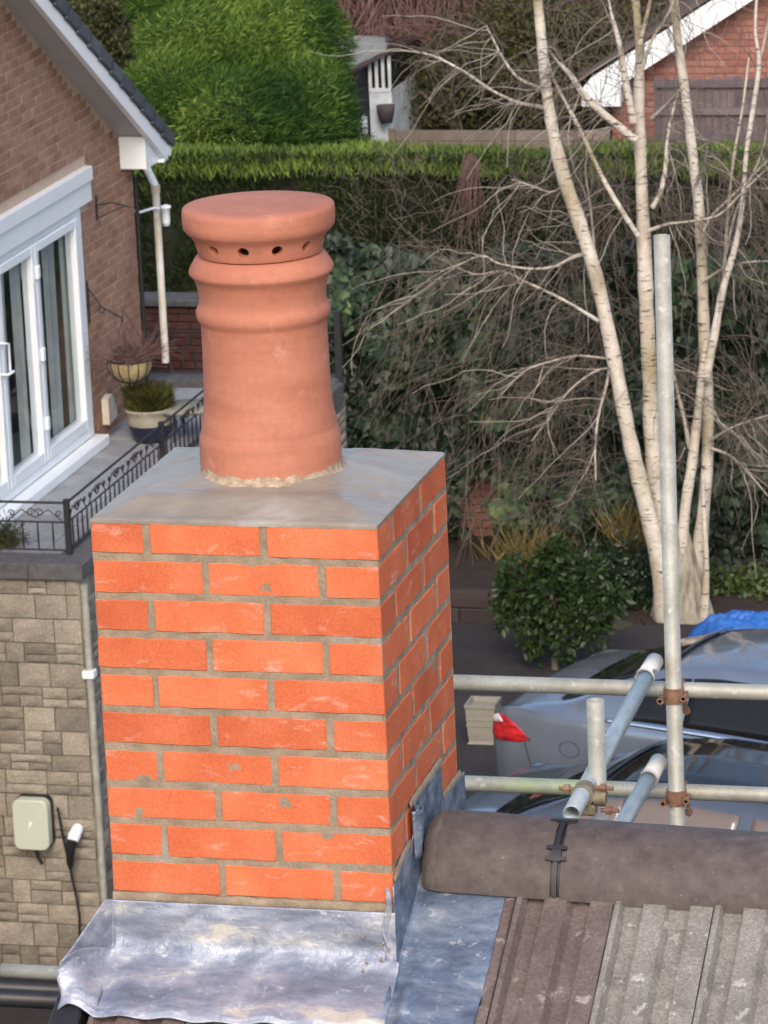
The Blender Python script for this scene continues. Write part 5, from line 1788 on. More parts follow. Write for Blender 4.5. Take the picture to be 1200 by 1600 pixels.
ball_shrub()

def low_plants():
    # grassy straw clumps, bluish ground ivy, red dogwood twigs
    for (px, py, lab, n, L) in ((830, 880, 'straw coloured grassy clump against the ivy wall, above the round shrub', 420, .45), (985, 850, 'yellow green strappy clump just left of the birch trunks', 260, .55)):
        c = np.array(at(px, py, y=28.3))
        C = c + np.c_[rng.normal(0, .22 if n > 300 else .12, n), rng.normal(0, .1, n), rng.normal(0, .05, n)]
        d = np.c_[rng.normal(0, .5, n), rng.normal(0, .3, n), rng.uniform(.5, 1, n)]
        V, F = blades(C, d, rng.normal(0, 1, (n, 3)), rng.uniform(.25, 1, n) * L, .014)
        o = npmesh('grass_clump', V, F, np.repeat(rng.random(n), 4), M['straw']); tag(o, lab, 'grass clump', 'strappy clumps in the bed')
    S = Strands(); n = 420
    c = np.array(at(750, 1085, y=26.4))
    st = c + np.c_[rng.uniform(-.35, .4, n), rng.uniform(-.2, .2, n), np.zeros(n)]
    S.add(walk(st, unit(np.c_[rng.normal(0, .5, n), rng.normal(0, .3, n), rng.uniform(.5, 1, n)]), rng.uniform(.15, .45, n), 5, .25, .06), .005, .002)
    tag(S.build('red_twigs', M['twig_red']), 'low tangle of red brown twigs in front of the sleeper wall', 'twigs')
    n = 2600
    c = np.array(at(960, 905, y=27.7))
    C = c + np.c_[rng.normal(0, .28, n), rng.normal(0, .15, n), rng.normal(-.02, .16, n)]
    o = leaf_cloud('low_shrub', M['ivy'], None, C, rng.uniform(.04, .07, n), rng.uniform(.1, .6, n), None, rng.normal(0, .7, (n, 3)) + np.array([.2, -.8, .5]))
    o['kind'] = 'thing'; tag(o, 'low bluish green leafy shrub left of the birch foot', 'shrub')
    n = 1500
    c = np.array(at(1165, 925, y=28.2))
    C = c + np.c_[rng.normal(0, .25, n), rng.normal(0, .12, n), rng.normal(0, .10, n)]
    o = leaf_cloud('low_shrub', M['shrub'], None, C, rng.uniform(.05, .09, n), rng.uniform(.4, 1, n), None, rng.normal(0, .7, (n, 3)) + np.array([.2, -.8, .5]))
    o['kind'] = 'thing'; tag(o, 'yellow green leafy shrub at the right edge above the blue sheet', 'shrub')
low_plants()

# ivy covered brick wall
YI = 29.1
def ivy_wall():
    zl = at(260, 478, y=YI).z
    t = thing('garden_wall', 'red brick garden wall mostly buried under ivy', 'wall', (-5, YI, -8.6))
    x0, x1 = -10.2, 1.0
    ztop = at(700, 420, y=YI).z
    mb = MB(); mb.box((x0, YI + .01, -9.0), (-8.0, YI + .25, zl)); mb.box((-8.0, YI + .01, -9.0), (x1, YI + .25, ztop)); mb.build('wall_core', M['mortar_dark'], t)
    def inside(x, z): return x0 < x < x1 and z < ztop
    a = at(700, 860, y=YI); b = at(840, 700, y=YI)
    def ins2(x, z):
        return a.x < x < b.x and a.z < z < b.z
    add_brick_wall(t, (ins2, (a.x, b.x, a.z, b.z)), ('y', YI, -1), M['brick_red'], None)
    def ins3(x, z): return (x0 < x < x1 and -8.9 < z < ztop) and not (a.x - .0 < x < b.x + .0 and a.z - .05 < z < b.z + .05) and (x < -8.0 or False)
    add_brick_wall(t, (ins3, (x0, -7.9, -7.0, zl)), ('y', YI, -1), M['brick_dark'], None, cap=0)
    mb = MB(); mb.box((x0, YI - .05, zl), (-8.0, YI + .3, zl + .07), bev=.01); mb.build('coping', M['coping'], t)
    # ivy
    t = thing('ivy', 'dark green ivy sheet climbing over the garden wall', 'ivy', (-5, YI, -8.6))
    n = 20000
    px = rng.uniform(480, 1260, n); py = rng.uniform(345, 960, n)
    pts = np.array([at(a_, b_, y=YI) for a_, b_ in zip(px, py)])
    lump = fbm(pts * np.array([1, 0, 1]), 2.2)
    # leave the brick glimpse open
    hole = ((px - 762) / 34) ** 2 + ((py - 785) / 52) ** 2
    hole2 = ((px - 870) / 22) ** 2 + ((py - 760) / 20) ** 2
    keep = (hole > 1 + .5 * rng.random(n)) & (hole2 > 1)
    left_lim = 508 + 0 * py
    keep &= (px > left_lim) & (py > 335 + 90 * fbm(pts, 1.1) - 20 * (px < 560))
    dens = lump > .30
    keep &= (dens | (rng.random(n) < .35))
    pts = pts[keep]; px = px[keep]; py = py[keep]; lump = lump[keep]; n = len(pts)
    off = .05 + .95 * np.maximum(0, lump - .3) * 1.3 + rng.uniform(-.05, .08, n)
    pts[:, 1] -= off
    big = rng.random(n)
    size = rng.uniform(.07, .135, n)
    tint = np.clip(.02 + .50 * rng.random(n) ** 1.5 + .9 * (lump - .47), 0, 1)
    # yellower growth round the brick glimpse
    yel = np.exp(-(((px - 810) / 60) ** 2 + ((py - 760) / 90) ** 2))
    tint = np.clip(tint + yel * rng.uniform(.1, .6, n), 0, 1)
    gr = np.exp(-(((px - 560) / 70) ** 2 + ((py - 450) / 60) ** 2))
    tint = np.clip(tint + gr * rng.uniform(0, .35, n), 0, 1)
    # five pointed ivy leaf in local (s,d): fan
    shape = np.array([(0, 0), (.42, .05), (.55, .38), (.28, .55), (0, 1.0), (-.28, .55), (-.55, .38), (-.42, .05)])
    Dn = unit(np.c_[rng.normal(0, .45, n), rng.normal(-.25, .25, n), rng.uniform(-1, -.3, n)])
    Nn = unit(np.c_[rng.normal(0, .4, n), np.full(n, -1.0), rng.normal(.45, .35, n)])
    Sn = unit(np.cross(Dn, Nn)); Nn = np.cross(Sn, Dn)
    order = np.argsort(-(size * (1 + tint)))
    solo = set(order[:300].tolist())
    rest = order[300:]
    V = pts[rest][:, None, :] + (Sn[rest][:, None, :] * shape[None, :, 0:1] + Dn[rest][:, None, :] * shape[None, :, 1:2] + Nn[rest][:, None, :] * (-.25 * np.abs(shape[None, :, 0:1]))) * size[rest][:, None, None]
    k = len(shape)
    base = np.arange(len(rest))[:, None] * k
    F = np.concatenate([base + np.array([[0, i, i + 1]]) for i in range(1, k - 1)], 0)
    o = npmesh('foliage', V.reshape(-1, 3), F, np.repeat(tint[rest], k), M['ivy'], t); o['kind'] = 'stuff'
    # the 300 largest leaves as their own parts
    lm = []
    for q in range(6):
        vv = [(s * 1.0, d, -.25 * abs(s)) for s, d in shape]
        me = bpy.data.meshes.new('leaf'); me.from_pydata(vv, [], [(0, i, i + 1) for i in range(1, k - 1)])
        at_ = me.attributes.new('tint', 'FLOAT', 'POINT'); at_.data.foreach_set('value', [.25 + .13 * q] * k)
        me.materials.append(M['ivy']); lm.append(me)
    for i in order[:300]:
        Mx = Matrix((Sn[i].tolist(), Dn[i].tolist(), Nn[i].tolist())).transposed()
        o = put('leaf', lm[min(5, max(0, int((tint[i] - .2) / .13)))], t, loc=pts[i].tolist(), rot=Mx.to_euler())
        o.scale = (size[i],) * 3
    # dark stems and old leaf litter behind
    mb = MB(); 
    S = Strands(); m_ = 160
    st = np.array([at(a_, b_, y=YI - .02) for a_, b_ in zip(rng.uniform(500, 1220, m_), rng.uniform(420, 900, m_))])
    ok = ~((np.abs(st[:, 0] - at(762, 785, y=YI).x) < .22) & (np.abs(st[:, 2] - at(762, 785, y=YI).z) < .3))
    st = st[ok]
    S.add(walk(st, unit(np.c_[rng.normal(0, .5, len(st)), rng.normal(-.1, .05, len(st)), rng.uniform(.3, 1, len(st))]), rng.uniform(.3, .8, len(st)), 6, .25, 0), .008, .004)
    S.build('stems', M['stem'], t)['kind'] = 'stuff'
ivy_wall()

# ================================================================== HEDGES
def hedge(name, label, xa, xb, ya, yb, zb, zt, n_front, n_top, mat, slen, swid, bright, kind_thing=True, parent_cat='hedge', lumpy=.18, brown=0.0, seed=0):
    t = thing(name, label, parent_cat, ((xa + xb) / 2, (ya + yb) / 2, zb))
    mb = MB()
    def fr(u, v):
        x = xa + (xb - xa) * u; z = zb + (zt - .12 - zb) * v
        return (x, ya + .18 - lumpy * mnoise.noise(Vector((x * 1.2, z * 1.2, seed))), z)
    mb.grid(fr, 80, 24)
    mb.grid(lambda u, v: (xa + (xb - xa) * u, ya + .18 + (yb - ya - .18) * v - (lumpy * mnoise.noise(Vector((( xa + (xb - xa) * u) * 1.2, (zt - .12) * 1.2, seed))) if v == 0 else 0), zt - .12), 80, 6)
    mb.build('branches', M['core'], t)
    # front sprays
    n = n_front
    P = np.c_[rng.uniform(xa, xb, n), np.zeros(n), rng.uniform(zb, zt, n)]
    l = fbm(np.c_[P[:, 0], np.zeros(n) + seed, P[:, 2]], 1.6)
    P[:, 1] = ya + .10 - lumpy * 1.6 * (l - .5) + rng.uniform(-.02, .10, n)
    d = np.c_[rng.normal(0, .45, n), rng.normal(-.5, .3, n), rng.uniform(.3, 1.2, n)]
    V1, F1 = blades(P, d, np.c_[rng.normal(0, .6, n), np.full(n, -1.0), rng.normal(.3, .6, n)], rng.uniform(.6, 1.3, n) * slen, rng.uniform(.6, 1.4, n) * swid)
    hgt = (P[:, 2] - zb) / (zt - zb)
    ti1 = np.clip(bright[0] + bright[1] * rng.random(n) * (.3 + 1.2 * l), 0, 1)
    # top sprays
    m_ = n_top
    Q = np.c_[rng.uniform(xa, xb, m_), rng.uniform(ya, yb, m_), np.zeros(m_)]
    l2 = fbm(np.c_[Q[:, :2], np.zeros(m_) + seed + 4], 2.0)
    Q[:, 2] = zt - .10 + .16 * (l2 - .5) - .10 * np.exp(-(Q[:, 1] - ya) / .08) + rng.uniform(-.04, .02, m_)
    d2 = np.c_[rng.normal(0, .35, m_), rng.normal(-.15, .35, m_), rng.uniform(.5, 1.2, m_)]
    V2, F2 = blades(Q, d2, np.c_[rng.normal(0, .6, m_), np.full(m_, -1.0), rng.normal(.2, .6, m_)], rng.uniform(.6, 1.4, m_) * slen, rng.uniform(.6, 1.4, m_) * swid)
    ti2 = np.clip(bright[2] + bright[3] * rng.random(m_) * (.4 + 1.0 * l2), 0, 1)  # lighter tint than the face: sky light painted on the top
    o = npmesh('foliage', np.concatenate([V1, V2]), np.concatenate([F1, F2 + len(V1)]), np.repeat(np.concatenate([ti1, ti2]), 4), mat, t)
    o['kind'] = 'stuff'
    return t
zH = at(600, 246, y=30.0).z
hedge('clipped_hedge', 'long clipped conifer hedge with dark face and sky light tinted into its green top, behind the ivy wall', -12.5, 1.5, 30.0, 30.95, -8.2, zH, 150000, 60000, M['conifer_hedge'], .095, .012, (.0, .55, .35, .75), lumpy=.22)

def big_conifer():
    """soft billowing conifer mass behind the hedge, upper left"""
    t = thing('conifer', 'large billowing bright green conifer behind the hedge, upper left', 'tree', (-10.6, 35.6, -8))
    cen = []
    for (px, py, rx, rz_, yy) in ((300, 150, 95, 75, 34.6), (395, 175, 100, 80, 34.3), (480, 190, 72, 85, 34.5), (420, 90, 95, 80, 35.3), (330, 60, 100, 70, 35.5), (465, 70, 62, 90, 35.6), (300, -20, 90, 70, 36.2), (420, -30, 95, 80, 36.4), (510, 235, 45, 60, 34.9), (250, 210, 50, 60, 34.4)):
        c_ = at(px, py, y=yy); k_ = ppm(c_)
        cen.append((c_.x, yy, c_.z, rx / k_, 1.0, rz_ / k_))
    mb = MB()
    for (x, y, z, a, b, c) in cen:
        def f(u, v):
            al = 2 * math.pi * u; be = math.pi * v
            d = Vector((math.cos(al) * math.sin(be), math.sin(al) * math.sin(be), math.cos(be)))
            return (x + d.x * a * .86, y + d.y * b * .86, z + d.z * c * .86)
        mb.grid(f, 24, 14)
    mb.tube([(-9.8, 35.5, -8), (-9.8, 35.5, -4)], [.2, .12], 10)
    mb.build('branches', M['core'], t)
    Vs = []; Fs = []; Ts = []; o = 0
    for (x, y, z, a, b, c) in cen:
        n = 30000
        d = unit(rng.normal(0, 1, (n, 3)))
        d = d[(d[:, 1] < .35)]; n = len(d)
        P = np.array([x, y, z]) + d * np.array([a, b, c])
        l = fbm(P, 1.5)
        P = P + d * (.35 * (l - .5))[:, None] + rng.normal(0, .04, (n, 3))
        fan = fbm(P, 2.6)[:, None]
        dd = np.c_[rng.normal(.5, .45, n), rng.normal(-.35, .4, n), rng.normal(.30, .40, n)] + d * .5 + (fan - .5) * np.array([2.6, 0, 1.6])
        V, F = blades(P, dd, d + rng.normal(0, .5, (n, 3)), rng.uniform(.06, .15, n), rng.uniform(.008, .016, n))
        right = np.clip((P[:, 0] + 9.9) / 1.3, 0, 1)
        ti = np.clip(.10 + .75 * rng.random(n) * (.15 + 2.3 * np.maximum(0, l - .26)) + .18 * d[:, 2] - .20 * right + .14 * (1 - right), 0, 1)  # hollows and undersides tinted darker, shade put into the leaf colour
        Vs.append(V); Fs.append(F + o); Ts.append(np.repeat(ti, 4)); o += len(V)
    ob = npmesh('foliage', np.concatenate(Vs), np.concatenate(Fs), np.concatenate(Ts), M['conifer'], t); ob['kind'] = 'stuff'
big_conifer()

def olive_bush(name, label, c, rad, n, mat, base_t, size=.07, twigs=True, flat=1.0):
    t = thing(name, label, 'tree', (c[0], c[1], -8))
    C0 = np.array(c)
    d = unit(rng.normal(0, 1, (n, 3))); r = rng.random(n) ** .5
    P = C0 + d * (r * (.7 + .6 * fbm(d + c[0], 1.7)))[:, None] * np.array(rad)
    l = fbm(P, 2.4)
    keep = l > .40; P = P[keep]; l = l[keep]; m_ = len(P)
    leaf_cloud('crown', mat, t, P, rng.uniform(.6, 1.3, m_) * size, np.clip(base_t + .7 * rng.random(m_) * l * 1.3, 0, 1), None, rng.normal(0, .7, (m_, 3)) + np.array([0, -.7, .4]), .55)
    mb = MB(); mb.tube([(c[0], c[1], -8), (c[0] + .1, c[1], c[2])], [.12, .06], 8)
    for k in range(10):
        e = C0 + unit(rng.normal(0, 1, (1, 3)))[0] * np.array(rad) * .8
        mb.tube([(c[0] + .05, c[1], c[2] - rad[2] * .6), ((c[0] + e[0]) / 2, (c[1] + e[1]) / 2, (c[2] + e[2]) / 2 + .1), tuple(e)], [.05, .03, .01], 5)
    mb.build('trunk', M['stem'], t)
    return t
q = at(160, 40, y=38)
olive_bush('olive_tree', 'dull olive leafed tree behind the tiled verge, upper left corner', (q.x, 38, q.z), (1.0, .8, .9), 9000, M['olive'], .10)
q = at(860, 70, y=39)
olive_bush('olive_tree', 'yellow olive leafed tree behind the left birch trunk, top centre right', (q.x, 39, q.z - .1), (1.35, .7, 1.1), 15000, M['olive'], .12, .06)
q = at(700, 140, y=39.5)
olive_bush('olive_tree', 'thin olive brown bush right of the white shed', (q.x, 39.5, q.z), (1.0, .5, .7), 5000, M['olive'], .05, .05)

# weeping brown tree behind
def weeping():
    t = thing('weeping_tree', 'leafless weeping tree with dense hanging red brown twigs, top centre', 'tree', (-8.2, 41.5, -8))
    S = Strands(); n = 3800
    px = rng.uniform(500, 905, n); py = rng.uniform(-160, 60, n)
    st = np.array([at(a, b, y=41.0) for a, b in zip(px, py)]); st[:, 1] += rng.uniform(-.6, .6, n)
    S.add(walk(st, unit(np.c_[rng.normal(0, .3, n), rng.normal(0, .2, n), rng.uniform(-1, -.2, n)]), rng.uniform(.5, 1.6, n), 7, .13, .12), .010, .004)
    n = 3200
    px = rng.uniform(612, 920, n); py = rng.uniform(40, 190, n)
    st = np.array([at(a, b, y=40.2) for a, b in zip(px, py)]); st[:, 1] += rng.uniform(-.4, .4, n)
    S.add(walk(st, unit(np.c_[rng.normal(0, .6, n), rng.normal(0, .2, n), rng.normal(-.2, .5, n)]), rng.uniform(.3, .8, n), 6, .25, .10), .007, .003)
    S.build('twigs', M['twig_red'], t)['kind'] = 'stuff'
    mb = MB(); mb.tube([(-8.2, 41.5, -8), (-8.0, 41.5, -5), (-8.1, 41.4, -3)], [.2, .15, .1], 10)
    for k in range(9):
        x = -9.6 + k * .45
        mb.tube([(-8.05, 41.5, -4.5 + .2 * (k % 3)), ((x - 8.05) / 2, 41.3, -3.6), (x, 41.1, -3.4)], [.07, .05, .02], 6)
    mb.build('trunk', M['stem'], t)
    # the dark evergreen mass further back
    q = at(700, 60, y=46)
    t = thing('background_thicket', 'dark brown thicket filling the gaps behind the weeping tree', 'thicket', (q.x, 46, -8))
    mb = MB()
    mb.grid(lambda u, v: (-22 + 26 * u, 46 + .8 * mnoise.noise(Vector((u * 30, v * 8, 2))), -8 + 8 * v + .6 * mnoise.noise(Vector((u * 24, 0, 7))) * v), 120, 30)
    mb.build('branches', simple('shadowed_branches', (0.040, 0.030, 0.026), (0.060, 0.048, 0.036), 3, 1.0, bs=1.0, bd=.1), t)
    n = 12000
    px = rng.uniform(-50, 1250, n); py = rng.uniform(-120, 230, n)
    P = np.array([at(a, b, y=45.2) for a, b in zip(px, py)]); P[:, 1] += rng.uniform(-.3, .4, n)
    leaf_cloud('foliage', M['olive'], t, P, rng.uniform(.05, .10, n), rng.uniform(0, .45, n))
weeping()

# ================================================================== SHED, boundary boards, red house
def shed():
    y = 38.5
    a = at(578, 90, y=y); b = at(612, 228, y=y)
    t = thing('garden_shed', 'white flaking summerhouse with grey felt roof between the conifer and the bare twigs', 'shed', (a.x - .4, y, b.z - 1))
    x0, x1 = at(577, 150, y=y).x, at(612, 150, y=y).x
    zt = at(590, 88, y=y).z; zm = at(590, 140, y=y).z; zb = b.z - 1.2
    mb = MB(); mb.box((x0, y, zb), (x1, y + 1.5, zm)); mb.build('wall', M['white_wood'], t)
    # glazed upper part: three posts and dark panes
    mb = MB(); mb.box((x0, y + .04, zm), (x1, y + 1.5, zt)); mb.build('pane', M['car_glass'], t)
    n = 4
    for i in range(n):
        x = x0 + (x1 - x0 - .035) * i / (n - 1)
        mb = MB(); mb.box((x, y - .006, zm - .02), (x + .035, y + .03, zt), bev=.003); mb.build('window_bar', M['white_wood'], t)
    mb = MB(); mb.box((x0 - .0, y - .012, zm - .03), (x1, y + .02, zm + .015)); mb.build('sill', M['white_wood'], t)
    # left side wall receding
    xs = at(545, 220, y=y).x
    mb = MB()
    mb.add([(x0 - .02, y, zb), (x0 - .02, y, zt), (xs - .25, y + 1.4, zt), (xs - .25, y + 1.4, zb)], [(0, 1, 2, 3)])
    mb.build('side_wall', M['dark_wood'], t)
    # roof: slab sloping
    r1 = at(527, 55, y=y + 1.6); r2 = at(606, 56, y=y + 1.6); r3 = at(588, 82, y=y - .1); r4 = at(545, 108, y=y - .15)
    mb = MB()
    vs = [r1, r2, Vector((r3.x + .12, r3.y, r3.z + .05)), r4]
    vs2 = [v - Vector((0, 0, .05)) for v in vs]
    mb.add(vs + vs2, [(0, 1, 2, 3), (7, 6, 5, 4), (0, 4, 5, 1), (1, 5, 6, 2), (2, 6, 7, 3), (3, 7, 4, 0)])
    mb.build('roof', M['felt'], t)
    mb = MB()
    mb.tube([r4 + Vector((0, 0, -.04)), Vector((r3.x + .12, r3.y, r3.z)), r2], .035, 5, smooth=False); mb.build('fascia', M['dark_wood'], t)
    # dark pot hung on the wall
    c = at(603, 178, y=y - .1)
    mb = MB(); mb.lathe([(.001, -.11), (.07, -.10), (.10, .02), (.11, .10), (.001, .11)], 14, c)
    tag(mb.build('hanging_pot', M['dark_wood']), 'dark pot hanging on the white shed wall', 'pot')
    # low wheelbarrow like white tub left
    c = at(558, 200, y=y - .2)
    mb = MB(); mb.tube([c + Vector((-.05, 0, -.25)), c + Vector((.06, 0, -.02)), c + Vector((.10, 0, .14))], [.09, .07, .03], 8)
    tag(mb.build('white_sack', M['white_wood']), 'small white sack leaning at the left foot of the shed', 'sack')
shed()

def boards():
    y = 37.2
    t = thing('board_fence', 'low pale brown board fence behind the hedge, right of the shed', 'fence', (-6.5, y, -7))
    za = at(780, 204, y=y).z; zb = at(780, 262, y=y).z
    x0, x1 = at(613, 210, y=y).x, at(948, 210, y=y).x
    h = .12; z = za
    while z > zb - .3:
        x = x0
        while x < x1 - .02:
            xe = min(x + 1.4, x1)
            mb = MB(); mb.box((x + .003, y - rnd.uniform(0, .01), z - h + .006), (xe - .003, y + .03, z), bev=.003); mb.build('board', M['rail_stone'], t)
            x = xe
        z -= h
    for i in range(3):
        x = x0 + (x1 - x0) * i / 2
        mb = MB(); mb.box((x - .04, y - .03, -8), (x + .04, y - .012, za + .03)); mb.build('post', M['rail_stone'], t)
boards()

def red_house():
    y = 38.0
    a = at(948, 160, y=y)
    x0 = a.x; x1 = x0 + 6
    t = thing('brick_house', 'red brick gable with white barge board behind the birch, top right', 'house', (x0 + 3, y + 3, -8))
    e = at(912, 152, y=y - .25); g = at(1150, 0, y=y - .25)
    sl = (g.z - e.z) / (g.x - e.x)
    def gz(x): return min(e.z + (x - e.x) * sl, e.z + (x1 - x0) / 2 * sl + 1)
    xm = x0 + 3.2
    mb = MB()
    zlow = -8.2
    mb.prism([(x0, zlow), (x0, gz(x0) + .02), (xm, gz(xm) + .02), (xm + 3, gz(x0) + .02), (xm + 3, zlow)], 'y', y + .01, y + .25)
    mb.box((x0, y + .25, zlow), (x0 + .25, y + 6, gz(x0)))
    mb.build('wall', simple('pink_mortar', (0.30, 0.19, 0.16), (0.24, 0.15, 0.12), 20, .95, bs=.2), t)
    def ins(x, z): return x0 < x < xm and z < gz(x) - .02
    add_brick_wall(t, (ins, (x0, at(1215, 0, y=y).x, at(1000, 250, y=y).z, gz(xm))), ('y', y, -1), M['brick_red'], None)
    wb = at(940, 120, y=y - .25).z
    # barge board with slab thickness
    hb = .30
    mb = MB()
    mb.prism([(e.x - .02, e.z - .10), (e.x - .02, e.z + .09), (e.x + .1, gz(e.x + .1) + hb * .55), (xm, gz(xm) + hb * .55), (xm, gz(xm) - hb * .35), (e.x + .42, gz(e.x + .42) - hb * .42), (e.x + .42, e.z - .10)], 'y', y - .27, y - .23)
    mb.build('barge_board', M['white_pvc'], t)
    mb = MB()
    mb.prism([(e.x, e.z - .08), (e.x + .4, e.z - .08), (e.x + .4, gz(e.x + .4)), (e.x, e.z + .05)], 'y', y - .23, y + .01); mb.build('boxed_eave', M['white_pvc'], t)
    mb = MB()
    mb.prism([(e.x - .05, e.z + .18), (e.x - .02, e.z + .24), (xm, gz(xm) + .28), (xm, gz(xm) + .18)], 'y', y - .30, y + 6); mb.build('roof', simple('brown_purple_roof_tile', (0.13, 0.095, 0.095), (0.09, 0.065, 0.065), 6, .9, bs=.6, bd=.02), t)
    mb = MB(); d0 = at(952, 200, y=y - .06); mb.tube([(d0.x, y - .06, e.z - .1), (d0.x, y - .06, zlow)], .035, 8); mb.build('downpipe', M['black_plastic'], t)
    # lap fence panels in front
    yf = 37.0
    t = thing('lap_fence', 'grey brown vertical board fence in front of the red brick gable', 'fence', (x0 + 2, yf, -8))
    xa = at(1022, 150, y=yf).x; xb = at(1216, 150, y=yf).x
    zt = at(1100, 122, y=yf).z; zb = at(1100, 250, y=yf).z
    k = 0; x = xa
    while x < xb:
        mb = MB(); w = .075
        for (za_, zb_) in ((zt, zt - (zt - zb) * .42), (zt - (zt - zb) * .44, zb - .3)):
            pass
        mb.box((x, yf - (.012 if k % 2 else 0), zb - .3), (x + w, yf + .015, zt + rnd.uniform(-.02, .02)), bev=.003); mb.build('board', M['trellis'], t)
        x += w + .006; k += 1
    for zz in (zt - .06, zt - (zt - zb) * .40, zt - (zt - zb) * .72):
        mb = MB(); mb.box((xa, yf - .05, zz - .035), (xb + 1, yf - .015, zz + .035)); mb.build('rail', M['trellis'], t)
red_house()

